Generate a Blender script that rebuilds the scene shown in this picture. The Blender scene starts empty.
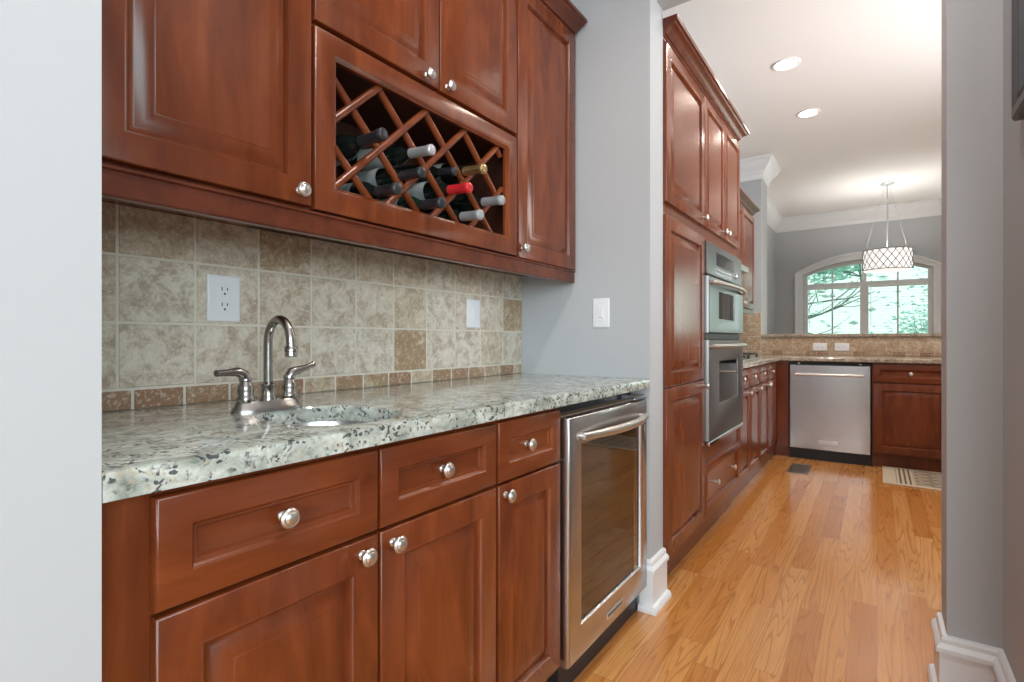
import bpy, bmesh, math, random
from mathutils import Vector, Matrix
PI = math.pi
random.seed(7)
SC = bpy.context.scene
COL = SC.collection

# ------------------------------------------------------------------ camera, world, lights, exposure
cam_d = bpy.data.cameras.new('camera'); cam = bpy.data.objects.new('camera', cam_d); COL.objects.link(cam)
cam_d.sensor_width = 36.0; cam_d.lens = 515.0 / 1024 * 36.0
cam_d.shift_y = -1.0 / 1024; cam_d.clip_start = 0.02; cam_d.clip_end = 200
cam.location = (0, 0, 1.07)
cam.rotation_euler = (PI / 2, 0, math.atan(365 / 515))
SC.camera = cam

SC.view_settings.view_transform = 'Standard'
SC.view_settings.look = 'None'
SC.view_settings.gamma = 1.0
SC.view_settings.use_curve_mapping = False
SC.view_settings.exposure = 0.5

world = bpy.data.worlds.new('overcast_sky'); SC.world = world; world.use_nodes = True
bg = world.node_tree.nodes['Background']
bg.inputs[0].default_value = (0.76, 1.0, 0.91, 1); bg.inputs[1].default_value = 1.05

def area(name, loc, target, size, size_y, power, color):
    d = bpy.data.lights.new(name, 'AREA'); d.shape = 'RECTANGLE'; d.size = size; d.size_y = size_y
    d.energy = power; d.color = color
    o = bpy.data.objects.new(name, d); COL.objects.link(o); o.location = loc
    o.rotation_euler = (Vector(target) - Vector(loc)).to_track_quat('-Z', 'Y').to_euler()
    return o
def spot(name, loc, power, color, angle=150, blend=0.6, radius=0.07):
    d = bpy.data.lights.new(name, 'SPOT'); d.energy = power; d.color = color
    d.spot_size = math.radians(angle); d.spot_blend = blend; d.shadow_soft_size = radius
    o = bpy.data.objects.new(name, d); COL.objects.link(o); o.location = loc
    return o
# daylight entering through the side window of the room the camera stands in
area('side_window_daylight', (2.50, -0.9, 1.80), (0.0, 0.2, 1.70), 2.2, 1.3, 58, (0.82, 0.92, 1.0))
# daylight from the window behind the camera
area('rear_window_daylight', (1.0, -2.85, 1.6), (-0.6, 2, 1.4), 1.3, 1.5, 56, (0.88, 0.95, 1.0))
# daylight through the dining patio door, and an added kitchen fill light
area('patio_daylight', (1.85, 9.25, 1.35), (0.3, 5, 0.9), 1.1, 1.9, 13, (0.80, 1.0, 0.93))
area('kitchen_ceiling_fill', (2.50, 3.6, 1.60), (0.2, 3.6, 2.9), 1.8, 1.1, 46, (0.97, 0.97, 0.97)).data.spread = math.radians(110)  # added lamp aimed upward to brighten the kitchen ceiling
# recessed ceiling lamps and added fill spots
WARM = (1.0, 0.86, 0.74)
KITCHEN_CANS = [(-0.53, 4.13), (-0.487, 5.13)]
for x, y in KITCHEN_CANS + [(0.9, 4.1), (0.9, 5.1), (-0.2, 2.95)]:  # the three extra beams are unseen, added without fixtures
    spot('recessed_lamp_beam', (x, y, 3.02), 26, WARM)
spot('dining_fill_spot', (1.5, 7.0, 3.02), 45, WARM)  # added unseen spot to lift the far wall and window frame
spot('pantry_lamp_beam', (-0.1, 0.9, 3.02), 52, (1.0, 0.93, 0.88))

# ------------------------------------------------------------------ materials
MATS = {}
class NT:
    def __init__(s, name):
        s.m = bpy.data.materials.new(name); s.m.use_nodes = True
        s.t = s.m.node_tree; s.b = s.t.nodes['Principled BSDF']; MATS[name] = s.m
    def n(s, typ, ins=None, **kw):
        nd = s.t.nodes.new('ShaderNode' + typ)
        for k, v in kw.items(): setattr(nd, k, v)
        for k, v in (ins or {}).items(): s.set(nd.inputs[k], v)
        return nd
    def set(s, sock, v):
        if isinstance(v, bpy.types.NodeSocket): s.t.links.new(v, sock)
        elif isinstance(v, bpy.types.Node): s.t.links.new(v.outputs[0], sock)
        else: sock.default_value = v
    def math(s, op, a, b=0.0, c=None):
        nd = s.n('Math', {0: a, 1: b}, operation=op)
        if c is not None: s.set(nd.inputs[2], c)
        return nd.outputs[0]
    def mix(s, fac, a, b, blend='MIX'):
        nd = s.t.nodes.new('ShaderNodeMix'); nd.data_type = 'RGBA'; nd.blend_type = blend
        s.set(nd.inputs[0], fac); s.set(nd.inputs[6], a); s.set(nd.inputs[7], b)
        return nd.outputs[2]
    def ramp(s, fac, stops, interp='LINEAR'):
        nd = s.t.nodes.new('ShaderNodeValToRGB'); nd.color_ramp.interpolation = interp
        e = nd.color_ramp.elements
        while len(e) < len(stops): e.new(0.5)
        for i, (p, c) in enumerate(stops):
            e[i].position = p; e[i].color = (c, c, c, 1) if isinstance(c, (int, float)) else (*c[:3], 1)
        s.set(nd.inputs[0], fac); return nd.outputs[0]
    def coord(s, which='Object'): return s.n('TexCoord').outputs[which]
    def mapping(s, vec, scale=(1, 1, 1), loc=(0, 0, 0)):
        return s.n('Mapping', {0: vec, 1: loc, 3: scale}).outputs[0]
    def noise(s, vec, scale, detail=3, rough=0.5, dist=0.0, out=0):
        return s.n('TexNoise', {'Vector': vec, 'Scale': scale, 'Detail': detail, 'Roughness': rough, 'Distortion': dist}).outputs[out]
    def bump(s, h, strength, distance=0.001):
        s.set(s.b.inputs['Normal'], s.n('Bump', {'Height': h, 'Strength': strength, 'Distance': distance}))
    def p(s, **kw):
        names = dict(color='Base Color', rough='Roughness', metal='Metallic', coat='Coat Weight', coatr='Coat Roughness',
                     spec='Specular IOR Level', emit='Emission Color', estr='Emission Strength', trans='Transmission Weight', ior='IOR', alpha='Alpha', aniso='Anisotropic')
        for k, v in kw.items():
            if k in ('color', 'emit') and isinstance(v, tuple): v = (*v[:3], 1)
            s.set(s.b.inputs[names[k]], v)
        return s

def simple(name, color, rough=0.5, metal=0.0, var=0.03, scale=30, **kw):
    m = NT(name); v = m.coord('Object')
    f = m.noise(v, scale, 2)
    c = m.mix(f, tuple(max(0, x * (1 - var)) for x in color) + (1,), tuple(min(1, x * (1 + var)) for x in color) + (1,))
    m.p(color=c, rough=rough, metal=metal, **kw)
    return m

def wood(name, dark, mid, light, axis, rough=0.25):
    m = NT(name); v = m.coord('Object')
    rnd = m.n('ObjectInfo').outputs['Random']
    off = m.n('CombineXYZ', {0: m.math('MULTIPLY', rnd, 9.0), 1: m.math('MULTIPLY', rnd, 5.0), 2: m.math('MULTIPLY', rnd, 7.0)})
    vv = m.n('VectorMath', {0: v, 1: off}, operation='ADD').outputs[0]
    sc = {'z': (7, 7, 1.6), 'x': (1.6, 7, 7), 'y': (7, 1.6, 7)}[axis]
    a = m.noise(m.mapping(vv, sc), 2.2, 4, 0.55, 0.6)
    sc2 = {'z': (60, 60, 2.5), 'x': (2.5, 60, 60), 'y': (60, 2.5, 60)}[axis]
    b = m.noise(m.mapping(vv, sc2), 3.0, 3, 0.6)
    cloud = m.noise(vv, 3.5, 3, 0.6)
    c = m.ramp(a, [(0.30, dark), (0.5, mid), (0.72, light)])
    c = m.mix(m.math('MULTIPLY', m.ramp(b, [(0.42, 1.0), (0.6, 0.0)]), 0.14), c, (*dark, 1))
    c = m.mix(m.math('MULTIPLY', m.ramp(cloud, [(0.45, 0.0), (0.7, 1.0)]), 0.30), c, (*dark, 1))
    m.p(color=c, rough=rough, coat=0.12, coatr=0.16, spec=0.4)
    return m
CH_D, CH_M, CH_L = (0.108, 0.0225, 0.0062), (0.168, 0.0375, 0.0100), (0.232, 0.0570, 0.0160)
wood('cherry_upright', CH_D, CH_M, CH_L, 'z')
wood('cherry_across', CH_D, CH_M, CH_L, 'x')
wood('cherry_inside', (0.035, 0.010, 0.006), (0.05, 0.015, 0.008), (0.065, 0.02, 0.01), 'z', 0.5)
wood('cherry_moulding', (0.095, 0.022, 0.010), (0.13, 0.031, 0.013), (0.165, 0.041, 0.017), 'x')
wood('rack_shelf_wood', (0.20, 0.085, 0.03), (0.28, 0.12, 0.045), (0.34, 0.15, 0.06), 'x', 0.45)

simple('wall_paint', (0.475, 0.495, 0.515), 0.75, var=0.012, scale=60)
simple('ceiling_paint', (0.88, 0.86, 0.85), 0.85, var=0.01, scale=40)
simple('trim_paint', (0.80, 0.82, 0.84), 0.35, var=0.01, scale=30)
simple('white_plastic', (0.82, 0.83, 0.86), 0.30, var=0.01)
simple('dark_slot', (0.02, 0.02, 0.02), 0.6)
simple('black_plastic', (0.012, 0.013, 0.016), 0.45)
simple('black_iron', (0.015, 0.015, 0.016), 0.55)
simple('frame_grey', (0.085, 0.09, 0.10), 0.4, var=0.15)
simple('mat_board', (0.70, 0.73, 0.74), 0.8)
simple('print_paper', (0.55, 0.60, 0.62), 0.7, var=0.25, scale=6)
simple('grout', (0.72, 0.67, 0.58), 0.9, var=0.08, scale=120)
simple('bottle_glass', (0.008, 0.012, 0.010), 0.12, coat=0.6)
simple('bottle_green_glass', (0.010, 0.028, 0.014), 0.12, coat=0.6)
simple('bottle_label', (0.42, 0.46, 0.46), 0.45, var=0.3, scale=40)
simple('foil_black', (0.025, 0.025, 0.03), 0.3, var=0.3)
simple('foil_red', (0.55, 0.02, 0.025), 0.3)
simple('foil_gold', (0.50, 0.34, 0.16), 0.32, 0.8, var=0.3, scale=90)
simple('foil_grey', (0.36, 0.38, 0.40), 0.35, 0.3)
simple('foil_silver', (0.60, 0.62, 0.64), 0.3, 0.6)
simple('shade_fabric', (0.85, 0.85, 0.84), 0.8, emit=(1.0, 0.97, 0.93), estr=0.55)
simple('shade_wire', (0.12, 0.12, 0.13), 0.4, 0.7)
simple('blind_white', (0.85, 0.90, 0.88), 0.6)
simple('bark', (0.17, 0.21, 0.20), 0.9, var=0.4)
simple('leaf_pale', (0.70, 0.95, 0.86), 0.7, var=0.35, scale=2)
simple('leaf_mid', (0.54, 0.84, 0.73), 0.7, var=0.35, scale=2)
simple('leaf_deep', (0.08, 0.28, 0.23), 0.7, var=0.35, scale=2)
simple('lawn', (0.25, 0.45, 0.30), 0.95, var=0.3, scale=4)
simple('chrome', (0.75, 0.75, 0.76), 0.14, 1.0)
m = NT('lamp_lens'); m.p(color=(1, 1, 1), emit=(1.0, 0.95, 0.88), estr=14.0)
m = NT('clock_display'); m.p(color=(0.01, 0.012, 0.014), rough=0.12)

def metal(name, color, rough, sc, amt=0.10):
    m = NT(name); v = m.mapping(m.coord('Object'), sc)
    f = m.noise(v, 6.0, 3, 0.6)
    m.p(color=(*color, 1), metal=1.0, rough=m.ramp(f, [(0.3, rough - amt / 2), (0.7, rough + amt / 2)]))
metal('brushed_steel', (0.60, 0.60, 0.60), 0.28, (1, 90, 200), 0.03)
metal('brushed_steel_upright', (0.52, 0.52, 0.53), 0.26, (300, 300, 1), 0.01)
metal('oven_steel', (0.23, 0.235, 0.235), 0.33, (1, 90, 200), 0.02)
metal('brushed_nickel', (0.62, 0.60, 0.57), 0.34, (20, 20, 20), 0.06)
metal('faucet_nickel', (0.42, 0.40, 0.38), 0.24, (20, 20, 20), 0.06)
metal('vent_metal', (0.30, 0.25, 0.20), 0.4, (30, 30, 30))

# granite
m = NT('granite'); v = m.coord('Object')
big = m.noise(m.mapping(v, (1, 0.6, 1)), 30, 5, 0.66, 0.6)
fine = m.noise(v, 60, 4, 0.65, 0.3)
vor = m.n('TexVoronoi', {'Vector': m.n('VectorMath', {0: v, 1: m.n('VectorMath', {0: m.noise(v, 30, 3, 0.5, out=1), 1: (0.03, 0.03, 0.03)}, operation='MULTIPLY').outputs[0]}, operation='ADD').outputs[0], 'Scale': 185.0, 'Randomness': 1.0})
c = m.ramp(big, [(0.28, (0.15, 0.17, 0.145)), (0.42, (0.34, 0.37, 0.33)), (0.55, (0.50, 0.535, 0.49)), (0.72, (0.68, 0.71, 0.66))])
c = m.mix(m.math('MULTIPLY', m.ramp(fine, [(0.52, 0.0), (0.66, 1.0)]), 0.55), c, (0.33, 0.33, 0.27, 1))
pick = m.n('SeparateColor', {0: vor.outputs['Color']}).outputs[0]
dark = m.math('MULTIPLY', m.math('GREATER_THAN', pick, 0.74), m.ramp(m.noise(v, 28, 3, 0.6), [(0.44, 0.0), (0.54, 1.0)]))
c = m.mix(m.math('MULTIPLY', dark, 0.88), c, (0.035, 0.04, 0.045, 1))
tan = m.math('LESS_THAN', pick, 0.07)
c = m.mix(m.math('MULTIPLY', tan, 0.5), c, (0.42, 0.33, 0.22, 1))
m.p(color=c, rough=0.16, spec=0.5, coat=0.3, coatr=0.08)
m = NT('granite_tan'); v = m.coord('Object')
big = m.noise(v, 16, 5, 0.62, 0.8); fine = m.noise(v, 70, 4, 0.65, 0.3)
c = m.ramp(big, [(0.3, (0.20, 0.16, 0.12)), (0.5, (0.44, 0.37, 0.29)), (0.7, (0.58, 0.52, 0.43))])
c = m.mix(m.math('MULTIPLY', m.ramp(fine, [(0.5, 0.0), (0.65, 1.0)]), 0.8), c, (0.07, 0.06, 0.05, 1))
m.p(color=c, rough=0.18, coat=0.3, coatr=0.08)

# travertine: per-tile tone stored on the faces
def travertine(name, stops, vein):
    m = NT(name); v = m.coord('Object')
    at = m.n('Attribute', attribute_name='tone')
    tone = at.outputs['Fac']
    sep = m.n('CombineXYZ', {0: m.math('MULTIPLY', tone, 31.0), 1: m.math('MULTIPLY', tone, 17.0), 2: m.math('MULTIPLY', tone, 23.0)})
    vv = m.n('VectorMath', {0: v, 1: sep}, operation='ADD').outputs[0]
    sw = m.noise(vv, 20, 8, 0.80, 0.5)
    pits = m.noise(vv, 90, 4, 0.75, 0.6)
    base = m.ramp(tone, stops)
    c = m.mix(m.ramp(sw, [(0.40, 0.70), (0.53, 0.0)]), base, (*vein, 1))
    c = m.mix(m.ramp(sw, [(0.52, 0.0), (0.66, 0.8)]), c, (0.76, 0.72, 0.63, 1))
    c = m.mix(m.ramp(pits, [(0.52, 0.0), (0.66, 0.6)]), c, (0.78, 0.74, 0.65, 1))
    c = m.mix(m.ramp(pits, [(0.30, 0.55), (0.42, 0.0)]), c, (*vein, 1))
    m.p(color=c, rough=0.5, spec=0.4)
    m.bump(m.math('ADD', sw, m.math('MULTIPLY', pits, 0.6)), 0.35, 0.003)
travertine('travertine', [(0.0, (0.69, 0.635, 0.54)), (0.45, (0.60, 0.495, 0.37)), (0.7, (0.40, 0.26, 0.135)), (1.0, (0.29, 0.13, 0.06))], (0.33, 0.235, 0.16))
travertine('travertine_warm', [(0.0, (0.52, 0.40, 0.28)), (0.5, (0.44, 0.31, 0.19)), (1.0, (0.22, 0.09, 0.03))], (0.34, 0.21, 0.12))

# red oak strip floor
m = NT('oak_floor'); v = m.coord('Object'); sp = m.n('SeparateXYZ', {0: v})
X, Y = sp.outputs[0], sp.outputs[1]; W = 0.083
xr = m.math('DIVIDE', X, W); row = m.math('FLOOR', xr); fx = m.math('FRACT', xr)
r1 = m.n('TexWhiteNoise', {'W': row}, noise_dimensions='1D').outputs['Value']
yl = m.math('ADD', m.math('DIVIDE', Y, 0.92), m.math('MULTIPLY', r1, 13.7)); colm = m.math('FLOOR', yl); fy = m.math('FRACT', yl)
idv = m.n('TexWhiteNoise', {'Vector': m.n('CombineXYZ', {0: row, 1: colm, 2: 3.3})}, noise_dimensions='3D')
pid = idv.outputs['Value']
gv = m.n('CombineXYZ', {0: m.math('MULTIPLY', X, 11.0), 1: m.math('ADD', m.math('MULTIPLY', Y, 0.50), m.math('MULTIPLY', pid, 40.0)), 2: m.math('MULTIPLY', pid, 90.0)})
gn = m.noise(gv, 1.0, 2, 0.4, 0.25)
rings = m.math('FRACT', m.math('MULTIPLY', gn, 21.0))
ring = m.ramp(rings, [(0.0, 0.8), (0.10, 1.0), (0.34, 0.15), (1.0, 0.0)])
pv = m.n('CombineXYZ', {0: m.math('MULTIPLY', X, 260.0), 1: m.math('MULTIPLY', Y, 7.0), 2: pid})
pores = m.noise(pv, 1.0, 3, 0.6)
base = m.ramp(pid, [(0.0, (0.43, 0.150, 0.028)), (0.25, (0.58, 0.245, 0.058)), (0.5, (0.66, 0.315, 0.092)), (0.75, (0.53, 0.205, 0.044)), (1.0, (0.74, 0.40, 0.15))])
c = m.mix(m.math('MULTIPLY', ring, 0.55), base, (0.29, 0.095, 0.020, 1))
c = m.mix(m.math('MULTIPLY', m.ramp(pores, [(0.42, 1.0), (0.56, 0.0)]), 0.28), c, (0.36, 0.13, 0.035, 1))
gx = m.math('LESS_THAN', m.math('MINIMUM', fx, m.math('SUBTRACT', 1.0, fx)), 0.012)
gy = m.math('LESS_THAN', m.math('MINIMUM', fy, m.math('SUBTRACT', 1.0, fy)), 0.0016)
gap = m.math('MAXIMUM', gx, gy)
c = m.mix(m.math('MULTIPLY', gap, 0.35), c, (0.14, 0.05, 0.015, 1))
m.p(color=c, rough=m.ramp(pores, [(0.4, 0.26), (0.6, 0.19)]), spec=0.5, coat=0.5, coatr=0.10)
m.bump(pores, 0.03, 0.0005)

# rug pattern: geometric cream and brown weave
m = NT('rug_weave'); v = m.coord('Object'); sp = m.n('SeparateXYZ', {0: v}); X, Y = sp.outputs[0], sp.outputs[1]
zz = m.math('ABSOLUTE', m.math('SUBTRACT', m.math('FRACT', m.math('MULTIPLY', Y, 9.0)), 0.5))
band = m.math('FRACT', m.math('ADD', m.math('MULTIPLY', X, 8.0), m.math('MULTIPLY', zz, 1.6)))
st = m.math('GREATER_THAN', m.math('FRACT', m.math('MULTIPLY', X, 34.0)), 0.55)
pat = m.math('GREATER_THAN', band, 0.55)
dia = m.math('GREATER_THAN', m.math('ABSOLUTE', m.math('SUBTRACT', m.math('FRACT', m.math('ADD', m.math('MULTIPLY', X, 16.0), m.math('MULTIPLY', zz, 3.0))), 0.5)), 0.26)
pat = m.math('ABSOLUTE', m.math('SUBTRACT', pat, dia))
c = m.mix(m.math('MULTIPLY', pat, 0.8), (0.42, 0.35, 0.26, 1), (0.085, 0.05, 0.03, 1))
inx = m.math('MULTIPLY', m.math('LESS_THAN', m.math('ABSOLUTE', m.math('SUBTRACT', X, 0.14)), 0.055), st)
edge = m.math('LESS_THAN', X, 0.20)
c = m.mix(edge, c, m.mix(inx, (0.50, 0.42, 0.31, 1), (0.11, 0.075, 0.05, 1)))
mar = m.math('MAXIMUM', m.math('GREATER_THAN', m.math('ABSOLUTE', m.math('SUBTRACT', Y, 0.31)), 0.275), m.math('LESS_THAN', X, 0.06))
c = m.mix(mar, c, (0.52, 0.43, 0.31, 1))
m.p(color=c, rough=0.95); m.bump(m.noise(v, 300, 2), 0.4, 0.002)

# glass
def glass(name, tint, gloss_ior=1.45, base=0.0):
    m = NT(name); t = m.t; t.nodes.remove(m.b)
    tr = m.n('BsdfTransparent', {0: (*tint, 1)}); gl = m.n('BsdfGlossy', {0: (1, 1, 1, 1), 1: 0.02})
    fr = m.n('Fresnel', {0: gloss_ior})
    fac = m.math('ADD', m.math('MULTIPLY', fr.outputs[0], 1.0 - base), base)
    mx = m.n('MixShader', {0: fac, 1: tr.outputs[0], 2: gl.outputs[0]})
    t.links.new(mx.outputs[0], t.nodes['Material Output'].inputs[0])
glass('window_glass', (0.93, 0.97, 0.96))
glass('cooler_glass', (0.72, 0.60, 0.48), 1.5, 0.14)
glass('oven_glass', (0.25, 0.26, 0.27), 1.7)
simple('oven_cavity', (0.10, 0.10, 0.10), 0.5)
simple('cooler_liner', (0.30, 0.21, 0.14), 0.5)

# ------------------------------------------------------------------ mesh helpers
class MB:
    def __init__(s): s.bm = bmesh.new(); s.mats = []; s.tone = None
    def mi(s, mat):
        if mat is None: return 0
        if mat not in s.mats: s.mats.append(mat)
        return s.mats.index(mat)
    def face(s, vs, mat=None):
        try: f = s.bm.faces.new(vs)
        except ValueError: return None
        f.material_index = s.mi(mat)
        if s.tone is not None: f[s.lay] = s.tone
        return f
    def tones(s): s.lay = s.bm.faces.layers.float.new('tone'); s.tone = 0.0
    def box(s, x0, x1, y0, y1, z0, z1, bev=0.0, mat=None, M=None):
        x0, x1 = min(x0, x1), max(x0, x1); y0, y1 = min(y0, y1), max(y0, y1); z0, z1 = min(z0, z1), max(z0, z1)
        b = min(bev, (x1 - x0) * .45, (y1 - y0) * .45, (z1 - z0) * .45)
        T = (lambda p: M @ Vector(p)) if M is not None else (lambda p: Vector(p))
        nv = lambda p: s.bm.verts.new(T(p))
        if b <= 0:
            v = [nv((x, y, z)) for x in (x0, x1) for y in (y0, y1) for z in (z0, z1)]
            for q in ((0, 1, 3, 2), (4, 6, 7, 5), (0, 4, 5, 1), (2, 3, 7, 6), (0, 2, 6, 4), (1, 5, 7, 3)): s.face([v[i] for i in q], mat)
            return
        V = {}
        for i, x in enumerate((x0, x1)):
            for j, y in enumerate((y0, y1)):
                for k, z in enumerate((z0, z1)):
                    sx, sy, sz = (b if i == 0 else -b), (b if j == 0 else -b), (b if k == 0 else -b)
                    V[i, j, k] = (nv((x, y + sy, z + sz)), nv((x + sx, y, z + sz)), nv((x + sx, y + sy, z)))
        for i in (0, 1):
            s.face([V[i, 0, 0][0], V[i, 0, 1][0], V[i, 1, 1][0], V[i, 1, 0][0]], mat)
            s.face([V[0, i, 0][1], V[0, i, 1][1], V[1, i, 1][1], V[1, i, 0][1]], mat)
            s.face([V[0, 0, i][2], V[0, 1, i][2], V[1, 1, i][2], V[1, 0, i][2]], mat)
        for a in (0, 1):
            for c in (0, 1):
                s.face([V[0, a, c][1], V[1, a, c][1], V[1, a, c][2], V[0, a, c][2]], mat)
                s.face([V[a, 0, c][0], V[a, 1, c][0], V[a, 1, c][2], V[a, 0, c][2]], mat)
                s.face([V[a, c, 0][0], V[a, c, 1][0], V[a, c, 1][1], V[a, c, 0][1]], mat)
        for t in V.values(): s.face(list(t), mat)
    def rings(s, rr, cap0=False, cap1=False, closed=False, mat=None):
        R = [[s.bm.verts.new(Vector(p)) for p in r] for r in rr]
        n = len(R[0]); pairs = list(zip(R[:-1], R[1:]))
        if closed: pairs.append((R[-1], R[0]))
        for a, b in pairs:
            for i in range(n): s.face([a[i], a[(i + 1) % n], b[(i + 1) % n], b[i]], mat)
        if cap0: s.face(list(reversed(R[0])), mat)
        if cap1: s.face(R[-1], mat)
    def lathe(s, prof, n=20, M=None, cap0=True, cap1=True, sx=1.0, mat=None):
        M = M or Matrix.Identity(4)
        rr = [[M @ Vector((r * sx * math.cos(2 * PI * i / n), r * math.sin(2 * PI * i / n), z)) for i in range(n)] for r, z in prof]
        s.rings(rr, cap0, cap1, mat=mat)
    def tube(s, pts, rad, n=10, mat=None, flat=1.0, closed=False):
        pts = [Vector(p) for p in pts]; N = len(pts)
        rad = rad if isinstance(rad, (list, tuple)) else [rad] * N
        up = None; rr = []
        for i, p in enumerate(pts):
            if closed: d = pts[(i + 1) % N] - pts[i - 1]
            else: d = (pts[min(i + 1, N - 1)] - pts[max(i - 1, 0)])
            d.normalize()
            if up is None:
                up = Vector((0, 0, 1)) if abs(d.z) < 0.9 else Vector((0, 1, 0))
            u = (up - d * up.dot(d)).normalized(); w = d.cross(u); up = u
            rr.append([p + (u * math.cos(2 * PI * k / n) * flat + w * math.sin(2 * PI * k / n)) * rad[i] for k in range(n)])
        s.rings(rr, not closed, not closed, closed, mat=mat)
    def sweep(s, path, prof, left=True, mat=None):
        """path: list of (x,y); prof: list of (offset,z) outline, closed; offsets to the right of travel"""
        P = [Vector((x, y)) for x, y in path]; rr = []
        for i, p in enumerate(P):
            ds = []
            if i > 0: ds.append((P[i] - P[i - 1]).normalized())
            if i < len(P) - 1: ds.append((P[i + 1] - P[i]).normalized())
            ns = [Vector((d.y, -d.x)) for d in ds]
            nn = ns[0] if len(ns) == 1 else (ns[0] + ns[1]) / (1 + ns[0].dot(ns[1]))
            rr.append([(p.x + nn.x * o, p.y + nn.y * o, z) for o, z in prof])
        s.rings(rr, True, True, mat=mat)
    def panel(s, x0, x1, z0, z1, prof, y=0.0, mat=None):
        rr = []
        for ins, d in prof:
            rr.append([(x0 + ins, y - d, z0 + ins), (x1 - ins, y - d, z0 + ins), (x1 - ins, y - d, z1 - ins), (x0 + ins, y - d, z1 - ins)])
        s.rings(rr, True, True, mat=mat)
    def build(s, name, mat, parent=None, loc=(0, 0, 0), rotz=0.0, smooth=32):
        me = bpy.data.meshes.new(name)
        bmesh.ops.recalc_face_normals(s.bm, faces=s.bm.faces[:])
        s.bm.to_mesh(me); s.bm.free()
        for mm in (s.mats or [mat]): me.materials.append(MATS[mm or mat])
        if smooth:
            me.polygons.foreach_set('use_smooth', [True] * len(me.polygons))
            me.set_sharp_from_angle(angle=math.radians(smooth))
        o = bpy.data.objects.new(name, me); COL.objects.link(o)
        o.location = loc; o.rotation_euler = (0, 0, rotz)
        if parent: o.parent = parent
        return o
def tag(o, label, cat, group=None, kind=None):
    o['label'] = label; o['category'] = cat
    if group: o['group'] = group
    if kind: o['kind'] = kind
    return o
def empty(name, label, cat, loc=(0, 0, 0), rotz=0.0, group=None):
    o = bpy.data.objects.new(name, None); COL.objects.link(o); o.empty_display_size = 0.05
    o.location = loc; o.rotation_euler = (0, 0, rotz)
    return tag(o, label, cat, group)
def struct(o): o['kind'] = 'structure'; return o
def boxes(name, mat, lst, parent=None, bev=0.0, **kw):
    b = MB()
    for q in lst: b.box(*q, bev=bev)
    return b.build(name, mat, parent, **kw)

# ------------------------------------------------------------------ the room
XW = -1.36                 # left wall plane
CE = 3.04                  # ceiling
YE = 1.985; YE2 = 2.136    # partition with the opening
XL, XR = -0.735, 0.168      # opening edges
SOF = 2.455
YF = 9.40                  # far wall
struct(boxes('floor', 'oak_floor', [(-2.6, 2.9, -3.1, 9.6, -0.12, 0.0)]))
struct(boxes('ceiling', 'ceiling_paint', [(-2.6, 2.9, -3.1, 9.6, CE, CE + 0.12)]))
struct(boxes('wall_left', 'wall_paint', [(XW - 0.12, XW, 0.2125, 9.6, 0, CE)]))
struct(boxes('wall_near_left', 'wall_paint', [(-2.6, XL, 0.03, 0.2125, 0, CE)]))
struct(boxes('wall_partition', 'wall_paint', [(XW, XL, YE, YE2, 0, CE), (XR, 2.6, YE, YE2, 0, CE), (XL, XR, YE, YE2, SOF, CE)]))
struct(boxes('wall_near_right', 'wall_paint', [(0.29, 0.41, 1.25, YE, 0, CE)]))
struct(boxes('wall_back', 'wall_paint', [(-2.6, 0.25, -3.1, -3.0, 0, CE), (1.75, 2.6, -3.1, -3.0, 0, CE), (0.25, 1.75, -3.1, -3.0, 0, 0.8), (0.25, 1.75, -3.1, -3.0, 2.4, CE)]))
struct(boxes('wall_back_left', 'wall_paint', [(-2.7, -2.6, -3.1, 0.21, 0, CE)]))
struct(boxes('wall_right', 'wall_paint', [(2.6, 2.72, -3.1, -2.0, 0, CE), (2.6, 2.72, -2.0, 0.2, 0, 0.75), (2.6, 2.72, -2.0, 0.2, 2.45, CE),
                                          (2.6, 2.72, 0.2, 2.7, 0, CE), (2.6, 2.72, 2.7, 4.5, 0, 1.05), (2.6, 2.72, 2.7, 4.5, 2.25, CE), (2.6, 2.72, 4.5, 9.6, 0, CE)]))
YB = 6.15                  # front of the column and of the half wall under the bar
XC = -1.03
struct(boxes('wall_column', 'wall_paint', [(XW, XC, YB, 6.52, 0, CE)]))

# far wall: an arched opening and a patio-door opening cut into it
WX0, WX1, WZ0, WSP, WTOP = -0.96, 0.65, 0.72, 2.105, 2.287
wxc = (WX0 + WX1) / 2; hw = (WX1 - WX0) / 2
def arc_pts(x0, x1, zs, zt, n=18):
    w = (x1 - x0) / 2; h = zt - zs; R = (w * w + h * h) / (2 * h); cx = (x0 + x1) / 2; cz = zt - R
    a = math.asin(w / R)
    return [(cx + R * math.sin(-a + 2 * a * i / n), cz + R * math.cos(-a + 2 * a * i / n)) for i in range(n + 1)]
b = MB(); y0, y1 = YF, YF + 0.15
for q in ((-1.48, WX0, 0, CE), (WX1, 1.25, 0, CE), (WX0, WX1, 0, WZ0), (1.25, 2.45, 2.2, CE), (2.45, 2.72, 0, CE)): b.box(q[0], q[1], y0, y1, q[2], q[3])
ap = arc_pts(WX0, WX1, WSP, WTOP)
for (xa, za), (xb, zb) in zip(ap[:-1], ap[1:]):
    b.rings([[(xa, y, za), (xb, y, zb), (xb, y, CE), (xa, y, CE)] for y in (y0, y1)], True, True)
struct(b.build('wall_far', 'wall_paint'))

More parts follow.
